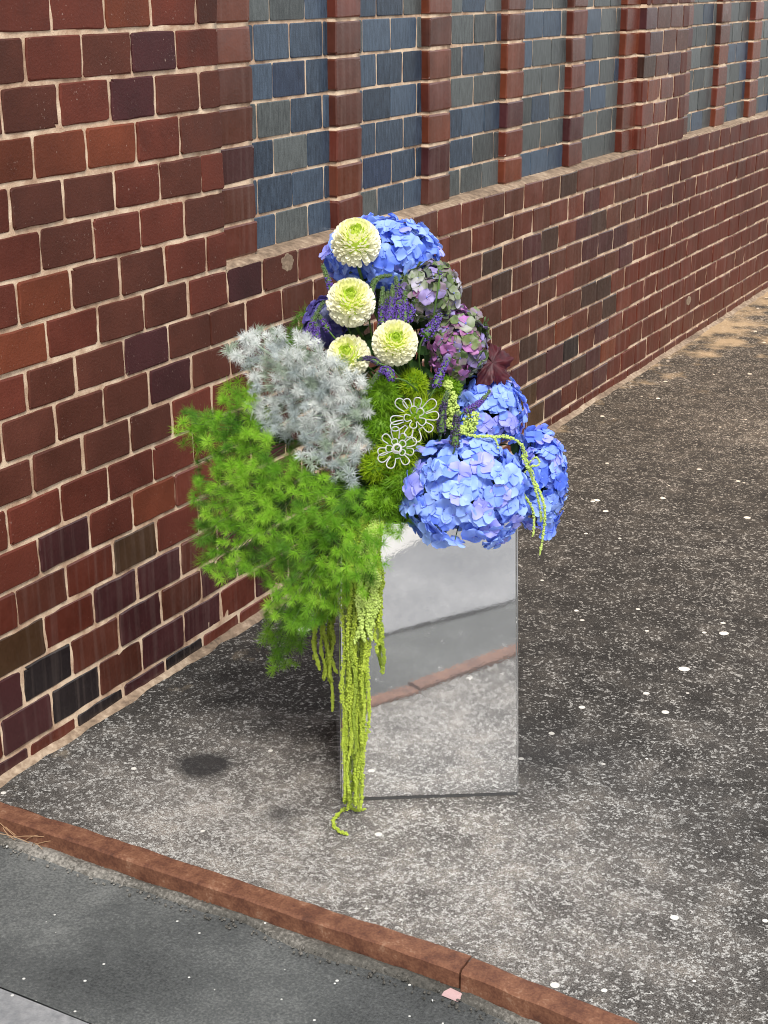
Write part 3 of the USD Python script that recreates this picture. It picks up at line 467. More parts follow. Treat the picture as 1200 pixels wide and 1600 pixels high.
# ------------------------------------------------------------------ floral foam and filler leaves in the middle
fb = trimesh.creation.box([0.20, 0.18, 0.20]); fb = fb.subdivide().subdivide(); vv = np.array(fb.vertices); vv += 0.006 * (rs.rand(*vv.shape) - 0.5)
R3 = np.column_stack([EX3, NB3, [0, 0, 1]]); vv = vv @ R3.T + CT + [0, 0, 0.103]
obj('floral_foam', (vv, np.array(fb.faces)), plain('foam_green', (0.02, 0.05, 0.02), 0.9), label='dark green foam block under the flowers on the pedestal top', category='floral foam')
FOAM = CT + np.array([0, 0, 0.10])
def leaf(base, d, n, L, W, rng, cup=0.15):
    u = np.linspace(0, 1, 7); w = W * np.sin(PI * u ** 0.8) ** 0.8; w[0] = W * 0.06; w[-1] = 0.0005
    d, n = unit(d), unit(np.asarray(n) - unit(d) * (np.asarray(n) @ unit(d))); s = np.cross(d, n); bend = -0.25 * L * u ** 2
    rows = [[np.asarray(base) + d * L * u[k] + n * bend[k] + s * (c * w[k] / 2) + n * cup * w[k] * abs(c) for c in (-1, -.5, 0, .5, 1)] for k in range(7)]
    v = np.array(rows).reshape(-1, 3); i, j = np.meshgrid(np.arange(6), np.arange(4), indexing='ij'); a = (i * 5 + j).ravel(); q = np.stack([a, a + 1, a + 6, a + 5], 1)
    return v, np.vstack([q[:, [0, 1, 2]], q[:, [0, 2, 3]]])
rl = np.random.RandomState(31)
def filler(label, spots):
    t = thing('filler_foliage', label, 'foliage'); st = []
    for (px, py, D) in spots:
        p = at(px, py, D); b = FOAM + rl.uniform(-.05, .05, 3); st.append(tube(bez(b, (b + p) / 2 + [0, 0, .03], p, 7), 0.0013, 5))
        for k in range(5):
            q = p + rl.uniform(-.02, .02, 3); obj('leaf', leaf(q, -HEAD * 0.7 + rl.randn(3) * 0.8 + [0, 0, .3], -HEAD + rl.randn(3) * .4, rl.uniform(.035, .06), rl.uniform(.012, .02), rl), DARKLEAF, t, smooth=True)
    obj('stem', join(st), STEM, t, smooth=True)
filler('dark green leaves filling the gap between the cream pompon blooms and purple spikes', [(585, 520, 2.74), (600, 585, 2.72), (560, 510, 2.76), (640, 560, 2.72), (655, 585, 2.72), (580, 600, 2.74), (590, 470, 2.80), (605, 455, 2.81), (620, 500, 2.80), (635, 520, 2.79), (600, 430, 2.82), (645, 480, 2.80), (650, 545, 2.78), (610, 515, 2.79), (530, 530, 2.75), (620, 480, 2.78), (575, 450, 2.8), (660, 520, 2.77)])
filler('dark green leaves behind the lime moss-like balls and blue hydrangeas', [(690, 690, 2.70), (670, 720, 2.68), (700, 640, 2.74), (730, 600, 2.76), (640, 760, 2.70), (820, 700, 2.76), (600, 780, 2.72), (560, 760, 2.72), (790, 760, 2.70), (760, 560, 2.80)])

# ------------------------------------------------------------------ hydrangeas
def petal(rng, L, W, ruff):
    """A broad ruffled petal in its own frame: base at the origin, along +x, face +z."""
    U, V = np.meshgrid(np.array([0, .2, .45, .7, .88, 1.0]), np.linspace(-1, 1, 7), indexing='ij'); prof = np.array([0.16, 0.58, 0.95, 1.0, 0.78, 0.34])
    x = L * (U - 0.13 * V ** 2 * U ** 3); y = W / 2 * prof[:, None] * V
    ph = rng.uniform(0, 6.28, 3)
    z = -0.10 * L * U ** 2 + 0.16 * L * (V ** 2) * rng.uniform(-0.3, 1) + ruff * L * np.sin(V * 2.6 + ph[0] + U * 2) * U + 0.05 * L * np.sin(U * 5 + ph[1])
    v = np.stack([x, y, z], -1).reshape(-1, 3); i, j = np.meshgrid(np.arange(5), np.arange(6), indexing='ij'); a = (i * 7 + j).ravel(); q = np.stack([a, a + 7, a + 8, a + 1], 1)
    return v, np.vstack([q[:, [0, 1, 2]], q[:, [0, 2, 3]]])
def hydrangea(name, label, group, px, py, D, rx, ry, rz, n, size, mats, probs, seed, ruff=0.10, stem_to=None, cut=-0.75, eye=EYE):
    rng = np.random.RandomState(seed); c = at(px, py, D); s = D / FPX * 1.03; rx, ry = rx * s, ry * s
    t = thing(name, label, 'hydrangea', group); st = []
    upv = np.array([0, 0, 1.0]); k = np.arange(n) + 0.5; th = np.arccos(1 - 2 * k / n); phi = k * 2.39996
    dirs = np.stack([np.sin(th) * np.cos(phi), np.sin(th) * np.sin(phi), np.cos(th)], -1); deep = np.arange(n) % 3 == 1
    hub = c + HEAD * rz * 0.5 - upv * ry * 0.35
    for d, low in zip(dirs, deep):
        d = unit(d + 0.08 * rng.randn(3))
        if d[2] < cut: continue
        nrm = unit(SIDE * d[0] / rx + HEAD * d[1] / rz + upv * d[2] / ry); p = c + (SIDE * d[0] * rx + HEAD * d[1] * rz + upv * d[2] * ry) * (1 + 0.18 * (meshkit.noise(d * 1.7 + seed) - 0.5)) * (rng.uniform(0.78, 0.88) if low else rng.uniform(0.92, 1.07))
        nrm = unit(nrm + 0.26 * rng.randn(3)); a, b, _ = frame(nrm); r0 = rng.uniform(0, 1.57); sz = size * rng.uniform(0.82, 1.15)
        fl = thing('floret', parent=t); m = mats[rng.choice(len(mats), p=probs)]
        for j in range(4):
            an = r0 + j * PI / 2 + rng.uniform(-.12, .12); e = math.cos(an) * a + math.sin(an) * b; g = np.cross(nrm, e); lift = rng.uniform(-.15, .35)
            e2 = unit(e + nrm * lift); n2 = np.cross(e2, g)
            v, f = petal(rng, sz / 2, sz * rng.uniform(0.54, 0.66), ruff); v = p + v[:, :1] * e2 + v[:, 1:2] * g + v[:, 2:] * n2 + n2 * 0.0006 * j
            mm = m if rng.rand() < 0.85 else mats[rng.choice(len(mats), p=probs)]
            obj('petal', (v, f), mm, fl, smooth=True)
        obj('eye', beads([p + nrm * 0.0016], size * 0.05, rng=rng), eye, fl, smooth=True)
        st.append(tube(bez(hub, hub + (p - hub) * 0.5 + upv * 0.004, p - nrm * 0.001, 5), 0.0009, 4))
    b = FOAM + np.array([*rng.uniform(-.05, .05, 2), 0]) if stem_to is None else stem_to
    st.append(tube(bez(b, (b + hub) / 2 + [0, 0, .02], hub, 9), 0.0035, 6))
    obj('stalks', join(st), STEM, t, smooth=True)
hydrangea('blue_hydrangea', 'blue hydrangea head at the very top, behind the topmost cream pompon bloom', None, 598, 402, 2.82, 84, 56, 0.085, 165, 0.040, BLUEP + DEEPP, [.45, .33, .07, .15], 41)
hydrangea('blue_hydrangea', 'largest blue hydrangea head hanging over the top edge of the mirror', None, 728, 772, 2.58, 94, 88, 0.095, 230, 0.045, BLUEP, [.52, .34, .14], 42)
hydrangea('blue_hydrangea', 'lilac-blue hydrangea head between the dark red leaf and the largest blue head', None, 765, 648, 2.73, 54, 58, 0.07, 135, 0.036, BLUEP, [.36, .38, .26], 43)
hydrangea('blue_hydrangea', 'blue hydrangea head at far right, beyond the pedestal corner', None, 843, 755, 2.74, 38, 88, 0.07, 140, 0.037, BLUEP + DEEPP, [.36, .34, .15, .15], 44)
hydrangea('violet_hydrangea', 'small dusky violet hydrangea head left of the cream blooms', None, 510, 508, 2.76, 32, 38, 0.05, 60, 0.036, VIOL, [.65, .35], 45)
hydrangea('antique_hydrangea', 'green and pale lilac hydrangea head under the top blue one', None, 668, 458, 2.76, 46, 44, 0.07, 150, 0.034, ANTIQ, [.45, .25, .07, .23], 46, ruff=0.14)
hydrangea('antique_hydrangea', 'green, pink and purple hydrangea head above the dark red leaf', None, 712, 540, 2.74, 46, 56, 0.07, 165, 0.034, ANTIQ, [.28, .24, .36, .12], 47, ruff=0.14)

# ------------------------------------------------------------------ cream pompon chrysanthemums
def mum(label, px, py, D, rpx, axis, seed):
    rng = np.random.RandomState(seed); c = at(px, py, D); R = rpx * D / FPX * 1.02; A, B, N = frame(axis); t = thing('pompon_chrysanthemum', label, 'chrysanthemum'); parts = {'outer': [], 'middle': [], 'centre': []}
    th = 3.0; 
    while th < 128:
        n = max(1, int(2 * PI * R * 0.92 * math.sin(math.radians(th)) / (R * (0.125 + 0.09 * min(th, 90) / 90)) + 0.5)); off = rng.rand() * 6.28
        for k in range(n):
            a = math.radians(th + rng.uniform(-4, 4)); ph = off + k * 2 * PI / n + rng.uniform(-.10, .10)
            rad = unit(math.cos(ph) * A + math.sin(ph) * B); d = math.cos(a) * N + math.sin(a) * rad; toward = -math.sin(a) * N * -1 * 0 + (N * math.sin(a) - rad * math.cos(a)); g = np.cross(d, toward)
            L = R * (0.30 + 0.16 * min(th, 100) / 100) * rng.uniform(.78, 1.2); W = R * (0.10 + 0.10 * min(th, 90) / 90) * rng.uniform(.85, 1.15); flat = 0.86 if th < 30 else 1.0
            base = c + d * (R * flat - L) * 0.98; uu = np.array([0, .45, .8, 1.0]); curl = np.array([-0.02, -0.05, 0.02, 0.20 if th < 85 else 0.08]) * L; ww = np.array([.55, .9, 1.0, .55]) * W; cup = np.array([.1, .25, .3, .25])
            rows = [[base + d * L * uu[i] + toward * (curl[i] + cup[i] * ww[i] * abs(s)) + g * s * ww[i] / 2 for s in (-1, 0, 1)] for i in range(4)]
            v = np.array(rows).reshape(-1, 3); f = []
            for i in range(3):
                for j in range(2): q = i * 3 + j; f += [(q, q + 1, q + 4), (q, q + 4, q + 3)]
            parts['centre' if th < 21 + 3 * rng.randn() else 'middle' if th < 46 + 6 * rng.randn() else 'outer'].append((v, np.array(f)))
        th += (5.2 + 5.0 * min(th, 80) / 80) * (0.88 + 0.08 * (seed - 50))
    for k, m in (('outer', 0), ('middle', 1), ('centre', 2)): obj(k + '_petals', join(parts[k]), MUM[m], t, smooth=True)
    s0 = trimesh.creation.icosphere(2); obj('heart', (np.array(s0.vertices) * R * 0.62 + c, np.array(s0.faces)), MUM[2], t, smooth=True)
    b = FOAM + np.array([*rng.uniform(-.04, .04, 2), .05]); obj('stem', tube(bez(b, c - N * 0.08 - [0, 0, .02], c - N * R * 0.5, 10), 0.0032, 7), STEM, t, smooth=True)
toward_cam = -HEAD * 0.80 + np.array([0, 0, 0.60])
mum('topmost cream pompon chrysanthemum, in front of the top blue hydrangea', 556, 380, 2.72, 39, -HEAD * 0.62 + np.array([0, 0, 0.85]), 51)
mum('cream pompon chrysanthemum left of the purple spikes, second from the top', 548, 473, 2.68, 39, toward_cam + [0, 0, 0.12], 52)
mum('cream pompon chrysanthemum with the brightest lime centre, right above the lime moss-like balls', 617, 536, 2.62, 37, toward_cam + SIDE * 0.05, 53)
mum('cream pompon chrysanthemum half hidden by silver sprigs, lowest on the left', 545, 557, 2.66, 35, toward_cam - SIDE * 0.15, 54)

# ------------------------------------------------------------------ needle foliage: green and silver sprays
def inside(p, poly):
    x, y = p; c = False; n = len(poly)
    for i in range(n):
        (x1, y1), (x2, y2) = poly[i], poly[(i + 1) % n]
        if (y1 > y) != (y2 > y) and x < (x2 - x1) * (y - y1) / (y2 - y1) + x1: c = not c
    return c
def scatter(poly, dist, rng, tries=6000):
    xs, ys = zip(*poly); out = []
    for _ in range(tries):
        p = np.array([rng.uniform(min(xs), max(xs)), rng.uniform(min(ys), max(ys))])
        if inside(p, poly) and all((p[0] - q[0]) ** 2 + (p[1] - q[1]) ** 2 > dist * dist for q in out): out.append(p)
    return out
def tuft(p, axis, L, n, width, rng, droop=0.0, spread=1.35):
    """A plume of fine needles: three whorls along the end of a twig, the last one round its tip."""
    A, B, N = frame(axis); out = []
    for w, (back, share, side) in enumerate(((0.0, 0.45, 0), (0.50, 0.30, 0.35), (0.85, 0.25, 0.45))):
        m = int(n * share); c = p - N * L * back + (A * rng.randn() + B * rng.randn()) * L * side; ax = unit(N + 0.45 * rng.randn(3) * (w > 0)); A2, B2, N2 = frame(ax)
        th = np.arccos(1 - rng.rand(m) * (1 - math.cos(spread))); ph = rng.rand(m) * 6.283
        d = np.sin(th)[:, None] * (np.cos(ph)[:, None] * A2 + np.sin(ph)[:, None] * B2) + np.cos(th)[:, None] * N2
        base = c - N2 * L * rng.uniform(0, 0.7, (m, 1)) * (th / spread)[:, None]; l = L * (1 - 0.12 * w) * rng.uniform(0.55, 1.08, (m, 1)); tip = base + d * l + [0, 0, -droop * L]
        out.append(needles(base, tip, width, (N2 * 0.09 + rng.randn(m, 3) * 0.05) * l, rng))
    return join(out)
def spray(name, label, cat, root, spots, L, n, width, mats, seed, part='needle_tuft', axis_bias=(0, 0, 0.25), out_from=None, spread=1.75, stem_r=0.0010):
    rng = np.random.RandomState(seed); t = thing(name, label, cat); st = []; P = np.array([at(*s[:3]) for s in spots]); cen = P.mean(0); gate = root + (cen - root) * 0.55 + [0, 0, 0.03]
    st.append(tube(bez(root, (root + gate) / 2 + [0, 0, .03], gate, 8), np.linspace(0.0028, 0.0018, 8), 6))
    for p, s in zip(P, spots):
        o = p - (out_from if out_from is not None else root); ax = unit(unit(o) * 0.75 - HEAD * 0.55 + np.array(axis_bias) + 0.35 * rng.randn(3))
        m = mats[s[3] if len(s) > 3 else rng.choice(len(mats))]
        obj(part, tuft(p, ax, L * rng.uniform(.68, 1.22), n, width, rng, spread=spread), m, t)
        st.append(tube(bez(gate, gate + (p - gate) * 0.55 + [0, 0, 0.02 * rng.rand()], p, 6), np.linspace(stem_r, stem_r * 0.6, 6), 4, caps=False))
    obj('stem', join(st), STEM if 'silver' not in name else SILVER[2], t, smooth=True)
rf = np.random.RandomState(61)
GREEN = [(283, 650), (300, 638), (340, 640), (352, 600), (385, 605), (400, 650), (420, 690), (470, 725), (510, 750), (560, 770), (615, 775), (645, 790), (635, 825), (592, 842), (588, 900), (560, 925), (545, 940), (520, 965), (480, 985), (450, 985), (425, 960), (412, 925), (415, 890), (395, 895), (340, 900), (318, 885), (312, 850), (300, 780), (305, 755), (345, 735), (330, 700), (290, 690)]
REG = {'a': [(260, 590), (430, 590), (430, 730), (260, 735)], 'b': [(260, 735), (430, 730), (450, 830), (260, 960)], 'c': [(430, 640), (670, 640), (670, 850), (450, 830)], 'd': [(260, 960), (450, 830), (670, 850), (670, 1100), (260, 1100)]}
front = scatter(GREEN, 16.5, rf, 9000); back = [p + rf.uniform(-7, 7, 2) for p in scatter(GREEN, 20, rf)]
deepest = [p + rf.uniform(-8, 8, 2) for p in scatter([(300, 655), (400, 640), (480, 720), (600, 760), (640, 790), (625, 815), (590, 840), (575, 900), (520, 940), (460, 960), (430, 880), (340, 880), (322, 840), (312, 760)], 23, rf)]
def depth_of(p): return 2.60 - 0.075 * math.exp(-((p[0] - 490) / 130) ** 2 - ((p[1] - 830) / 140) ** 2) + 0.05 * max(0, (430 - p[0]) / 150) - 0.09 * max(0, 1 - ((p[0] - 570) / 70) ** 2 - ((p[1] - 885) / 75) ** 2)
def pick(reg):
    out = []
    for p in front:
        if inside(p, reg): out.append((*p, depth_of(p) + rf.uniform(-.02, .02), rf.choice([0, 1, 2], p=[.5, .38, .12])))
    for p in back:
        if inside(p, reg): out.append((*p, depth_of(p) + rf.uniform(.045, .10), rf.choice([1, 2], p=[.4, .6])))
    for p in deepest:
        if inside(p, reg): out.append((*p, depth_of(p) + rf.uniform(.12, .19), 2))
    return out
TIP = np.array([0, 0, 0.02])
rootL = CT - EX3 * 0.10 - NB3 * 0.05 + TIP
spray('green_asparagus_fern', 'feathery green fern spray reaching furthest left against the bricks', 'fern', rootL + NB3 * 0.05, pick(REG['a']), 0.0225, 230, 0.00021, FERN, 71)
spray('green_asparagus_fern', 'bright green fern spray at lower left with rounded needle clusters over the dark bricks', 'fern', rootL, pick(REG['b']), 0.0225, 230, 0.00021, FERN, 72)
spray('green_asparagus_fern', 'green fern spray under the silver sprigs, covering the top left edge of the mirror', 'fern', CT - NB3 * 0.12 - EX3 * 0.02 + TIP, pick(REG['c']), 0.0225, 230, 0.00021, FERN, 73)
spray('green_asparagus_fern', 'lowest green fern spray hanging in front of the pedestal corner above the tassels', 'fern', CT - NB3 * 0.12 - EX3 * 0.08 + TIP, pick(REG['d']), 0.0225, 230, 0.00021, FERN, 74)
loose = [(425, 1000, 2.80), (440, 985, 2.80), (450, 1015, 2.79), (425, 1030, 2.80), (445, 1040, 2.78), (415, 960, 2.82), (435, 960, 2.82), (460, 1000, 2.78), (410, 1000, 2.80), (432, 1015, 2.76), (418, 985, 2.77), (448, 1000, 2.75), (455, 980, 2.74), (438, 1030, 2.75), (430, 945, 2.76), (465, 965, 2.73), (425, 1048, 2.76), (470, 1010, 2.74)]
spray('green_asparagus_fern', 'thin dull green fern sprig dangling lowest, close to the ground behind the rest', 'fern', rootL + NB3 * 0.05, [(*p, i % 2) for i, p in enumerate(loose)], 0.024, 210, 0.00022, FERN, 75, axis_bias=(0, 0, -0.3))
upper = [(463, 500, 2.84), (455, 515, 2.84), (470, 515, 2.83), (460, 535, 2.83), (475, 490, 2.85), (445, 530, 2.84)]
spray('green_asparagus_fern', 'small green fern tip sticking up behind the silver sprigs', 'fern', FOAM - EX3 * 0.08, [(*p, 2) for p in upper], 0.026, 120, 0.00034, FERN, 76, axis_bias=(0, 0, 0.6))
SIL1 = [(355, 545), (385, 525), (415, 512), (450, 520), (490, 530), (515, 560), (520, 600), (480, 640), (470, 670), (430, 672), (395, 655), (390, 630), (400, 590), (375, 570)]
SIL2 = [(520, 560), (560, 590), (575, 600), (572, 640), (570, 670), (560, 715), (530, 735), (490, 715), (470, 695), (480, 640), (515, 610)]
def silver(poly, d0):
    out = [(*p, d0 + rf.uniform(-.02, .02), rf.choice([0, 1, 2], p=[.5, .3, .2])) for p in scatter(poly, 16, rf)]
    return out + [(*(p + rf.uniform(-5, 5, 2)), d0 + rf.uniform(.035, .08), rf.choice([0, 1, 2], p=[.2, .45, .35])) for p in scatter(poly, 20, rf)]
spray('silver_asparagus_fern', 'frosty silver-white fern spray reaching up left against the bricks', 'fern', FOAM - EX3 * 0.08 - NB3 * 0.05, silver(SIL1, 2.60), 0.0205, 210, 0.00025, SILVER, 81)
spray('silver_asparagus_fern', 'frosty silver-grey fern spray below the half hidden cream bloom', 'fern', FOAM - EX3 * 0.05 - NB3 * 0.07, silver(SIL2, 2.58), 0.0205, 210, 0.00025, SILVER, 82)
spray('silver_asparagus_fern', 'small dull silver fern tip poking out below the other silver sprigs into the green', 'fern', FOAM - EX3 * 0.05 - NB3 * 0.07 - TIP * 2, [(545, 740, 2.555, 1), (548, 752, 2.56, 1), (530, 742, 2.56, 2), (470, 712, 2.56, 0), (482, 722, 2.56, 2)], 0.021, 110, 0.0004, SILVER, 83)

# ------------------------------------------------------------------ lime moss-like balls
def ball(label, px, py, D, rpx, n, m, seed):
    rng = np.random.RandomState(seed); c = at(px, py, D); R = rpx * D / FPX; d = unit(rng.randn(n, 3)); t = thing('lime_dianthus', label, 'dianthus')
    base = c + d * R * 0.50; tip = c + unit(d + 0.28 * rng.randn(n, 3)) * R * rng.uniform(.82, 1.12, (n, 1)); obj('bristles', needles(base, tip, 0.0010, rng.randn(n, 3) * 0.0022, rng), BALL[m], t)
    s0 = trimesh.creation.icosphere(2); obj('heart', (np.array(s0.vertices) * R * 0.66 + c, np.array(s0.faces)), BALL[1], t, smooth=True)
    b = FOAM + np.array([*rng.uniform(-.06, .06, 2), 0]); obj('stem', tube(bez(b, (b + c) / 2 + [0, 0, .01], c, 7), 0.0018, 6), STEM, t, smooth=True)
for k, (px, py, D, r, m, lab) in enumerate([
    (645, 600, 2.64, 27, 0, 'round lime green bristly ball directly below the cream bloom with lime centre'),
    (598, 620, 2.63, 38, 1, 'darker green bristly ball beside the right edge of the silver sprigs'),
    (700, 607, 2.68, 24, 1, 'small green bristly ball tucked under the pink and purple hydrangea'),
    (655, 648, 2.64, 42, 0, 'yellow-green bristly ball behind the upper white wire flower'),
    (690, 640, 2.66, 28, 0, 'lime bristly ball between the upper wire flower and the purple spikes'),
    (592, 668, 2.62, 34, 1, 'green bristly ball left of the two white wire flowers'),
    (622, 705, 2.60, 44, 0, 'lime green bristly ball behind the lower white wire flower'),
    (588, 728, 2.60, 32, 0, 'lime bristly ball right of the lowest silver tip'),
    (628, 752, 2.58, 36, 1, 'green bristly ball left of the largest blue hydrangea'),
    (600, 780, 2.58, 34, 1, 'lowest bristly ball where the green fern begins above the mirror')]):
    ball(lab, px, py, D, r, 760, m, 90 + k)

# ------------------------------------------------------------------ white wire flowers
def wire_flower(label, px, py, D, rpx, petals, seed, coil):
    rng = np.random.RandomState(seed); c = at(px, py, D); R = rpx * D / FPX; A, B, N = frame(-HEAD + np.array([0, 0, 0.35])); t = thing('wire_flower', label, 'wire flower')
    def loop(r_in, r_out, n, w, wob):
        pts = []
        for k in range(n):
            if rng.rand() < wob * 0.25: continue
            a0 = k * 2 * PI / n + rng.uniform(-wob, wob); lift = rng.uniform(0.1, 1.4); ro = r_out * rng.uniform(1 - wob, 1 + wob * .5)
            for u in np.linspace(0, 1, 13):
                rr = r_in + (ro - r_in) * math.sin(PI * u) ** 0.7; aa = a0 + w * math.sin(2 * PI * u) * -0.5 + (u - 0.5) * (2 * PI / n) * 0.75
                pts.append(c + rr * (math.cos(aa) * A + math.sin(aa) * B) + N * (0.012 * lift * math.sin(PI * u) + 0.003 * rng.randn() * wob + 0.004))
        return np.array(pts)
    obj('outer_petal_wire', tube(loop(R * 0.50, R, petals, 0.16, 0.22), 0.0010, 6), WIREM, t, smooth=True)
    obj('inner_petal_wire', tube(loop(R * 0.20, R * 0.52, 5, 0.25, 0.16) + N * 0.006, 0.00095, 6), WIREM, t, smooth=True)
    if coil:
        a = np.linspace(0, 4.6 * PI, 60); obj('coil', tube(c + (R * 0.26 * (1 - 0.45 * a[:, None] / a[-1])) * (np.cos(a)[:, None] * A + np.sin(a)[:, None] * B) + N * (0.012 + 0.004 * a[:, None] / a[-1]), 0.00105, 6), WIREM, t, smooth=True)
    b = FOAM; obj('stem', tube(bez(b, (b + c) / 2 + [0, 0, .02], c, 7), 0.0011, 5), WIREM, t, smooth=True)
wire_flower('white wire flower, the upper right one, with an open five-lobed middle', 648, 653, 2.575, 39, 10, 7, False)
wire_flower('white wire flower, the lower left one, with a coiled middle', 620, 701, 2.55, 33, 9, 8, True)

# ------------------------------------------------------------------ purple spikes
def spike(label, pts, D, r, seed, green=0.45, m=None):
    r = r * 1.6; D = D - 0.025
    rng = np.random.RandomState(seed); Q = [at(p[0], p[1], D + (0.02 * k / max(1, len(pts) - 1))) for k, p in enumerate(pts)]; a, c = Q[0], Q[-1]; mid = Q[1] if len(Q) > 2 else (a + c) / 2 + rng.randn(3) * .003; mid = 2 * mid - (a + c) / 2 if len(Q) > 2 else mid
    P = bez(a, mid, c, 40); L = np.linalg.norm(np.diff(P, axis=0), axis=1).sum(); n = int(L / 0.00014); u = rng.rand(n) ** 0.9; t = thing('speedwell_spike', label, 'flower spike')
    cen = np.stack([np.interp(u, np.linspace(0, 1, 40), P[:, k]) for k in range(3)], -1); w = r * (1 - 0.62 * u) * np.where(u < green, 0.72 + 0.28 * np.sin(PI * np.clip(u / max(green, .01), 0, 1) * 0.5), 1.0)
    off = rng.randn(n, 3); off = unit(off) * w[:, None]; pos = cen + off; lo = u < (1 - green) + 0.06 * rng.randn(n)
    obj('florets', beads(pos[lo], 0.0014 * rng.uniform(.7, 1.3, lo.sum()), rng=rng), m or SPIKE, t, smooth=True); obj('bud_tip', beads(pos[~lo], 0.0010 * rng.uniform(.7, 1.2, (~lo).sum()), rng=rng), TIPG, t, smooth=True)
    b = FOAM + np.array([*rng.uniform(-.04, .04, 2), .03]); obj('stem', np.array(0) if 0 else join([tube(bez(b, a - unit(c - a) * 0.05, a, 8), 0.0016, 5), tube(P, np.linspace(r * 0.7, r * 0.2, 40), 6)]), STEM, t, smooth=True)
spike('short green-tipped spike standing left of the top blue hydrangea', [(519, 458), (512, 436), (504, 414)], 2.74, .0050, 101, .6)
spike('drooping purple spike at far left beside the small violet hydrangea', [(478, 532), (488, 505), (505, 472)], 2.70, .0056, 102, .5)
spike('purple and green spike, leftmost of the upright cluster, curving over', [(583, 470), (585, 440), (612, 430)], 2.73, .0052, 103, .8, SPIKED)
spike('upright purple spike nearest the left cream bloom in the upright cluster', [(597, 505), (598, 448)], 2.71, .0052, 104, .55)
spike('upright deep purple spike in the middle of the cluster', [(613, 502), (614, 446)], 2.70, .0054, 105, .35)
spike('tall upright purple spike with brown top behind the cluster', [(621, 478), (618, 432)], 2.74, .0052, 106, .4)
spike('upright purple spike on the right of the cluster', [(632, 503), (633, 455)], 2.70, .0056, 107, .3)
spike('tall green-tipped spike at the upper right of the cluster', [(637, 470), (633, 420)], 2.75, .0050, 108, .55)
spike('fuzzy purple spike lying in front of the pink hydrangea', [(663, 525), (688, 492)], 2.66, .0078, 109, .1)
spike('stout purple spike hanging between the lime balls and the pink hydrangea', [(682, 602), (690, 580), (702, 560)], 2.64, .0060, 110, .15)
spike('short purple spike end facing out below the half hidden cream bloom', [(612, 592), (600, 578), (580, 600)], 2.60, .0062, 111, .35)
spike('dark purple spike leaning upright beside the pale green beads', [(690, 676), (692, 640), (700, 612)], 2.61, .0060, 112, .3, SPIKED)
spike('dark purple spike rising from the largest blue hydrangea', [(711, 696), (712, 668), (714, 645)], 2.56, .0066, 113, .15, SPIKED)
spike('slim magenta purple spike lying across the lilac-blue hydrangea', [(727, 642), (746, 632), (766, 610)], 2.63, .0046, 114, .25)
spike('small dark spike crossing the half hidden cream bloom', [(592, 568), (575, 560), (558, 563)], 2.61, .0040, 115, .3, SPIKED)
for n_, (lab, pp, d_, r_, g_) in enumerate([
    ('slender purple spike behind the left cream bloom in the upright cluster', [(604, 500), (606, 455)], 2.74, .0052, .4), ('deep purple spike low in the cluster, touching the bloom with lime centre', [(608, 510), (610, 478)], 2.685, .0056, .1),
    ('deep purple spike low on the right of the cluster', [(624, 506), (625, 470)], 2.69, .0056, .15), ('purple spike leaning right out of the cluster toward the antique hydrangea', [(640, 500), (650, 458)], 2.71, .0050, .4),
    ('purple spike lowest at far left, half buried in silver sprigs', [(490, 536), (494, 508)], 2.68, .0056, .2), ('purple spike over the violet hydrangea, tip to the left', [(512, 515), (497, 492)], 2.70, .0050, .4)]):
    spike(lab, pp, d_, r_, 150 + n_, g_)
spike('small grey-green spike tip over the antique hydrangea', [(688, 428), (690, 415)], 2.70, .0035, 116, .9)

# ------------------------------------------------------------------ hanging amaranthus
def strand(P, r, m, t, rng, dens=1.0, r0=0.0016):
    P = np.asarray(P); L = np.linalg.norm(np.diff(P, axis=0), axis=1).sum(); n = int(L / 0.00036 * dens); u = rng.rand(n); q = np.linspace(0, 1, len(P)); cen = np.stack([np.interp(u, q, P[:, k]) for k in range(3)], -1)
    lump = 0.35 + 1.15 * meshkit.noise(np.stack([u * L * 130, 0 * u + rng.rand() * 50, 0 * u], -1)); off = unit(rng.randn(n, 3)) * (r * lump * np.sqrt(rng.rand(n)) * (1 - 0.35 * u ** 4))[:, None]
    v, f = beads(cen + off, r0 * rng.uniform(.6, 1.25, n), rng=rng); obj('tassel', (np.maximum(v, [-9, -9, 0.001]), f), m, t, smooth=True)
ra = np.random.RandomState(121)
def hang(a_px, b_px, D, sway=0.006, n=30, over=None):
    a, b = at(*a_px, D), at(*b_px, D); b = a + (b - a) ; P = a + (b - a) * np.linspace(0, 1, n)[:, None]; ph = ra.rand() * 6
    P = P + SIDE * (sway * np.sin(np.linspace(0, 1, n) * 5 + ph) * np.linspace(0, 1, n) + 0.0032 * np.sin(np.linspace(0, 1, n) * ra.uniform(9, 22) + ra.rand() * 6))[:, None] - HEAD * (0.004 * np.cos(np.linspace(0, 1, n) * 4 + ph))[:, None]
    top = CT - NB3 * 0.14 - EX3 * 0.06 + [0, 0, 0.03]
    if over is None: over = top
    pre = bez(over, np.array([a[0], a[1], over[2] + 0.015]), a, 8)[:-1]
    return np.vstack([pre, P])
t = thing('hanging_amaranthus', 'long yellow-green tassels hanging in front of the mirror down to the ground', 'amaranthus')
for k in range(30):
    f = (k + 0.5) / 30; x0 = 540 + 54 * f + ra.uniform(-4, 4); end = ra.choice([1262, 1235, 1180, 1110], p=[.5, .25, .15, .1]) + ra.uniform(-18, 6)
    if f > 0.82: end = ra.uniform(985, 1060)
    x1 = 540 + 32 * f + ra.uniform(-4, 4) if f <= 0.82 else x0 + 4
    strand(hang((x0, ra.uniform(858, 890)), (x1, end), ra.uniform(2.535, 2.575)), 0.0044 * ra.uniform(.75, 1.2), AMAR[ra.choice([0, 0, 2])], t, ra)
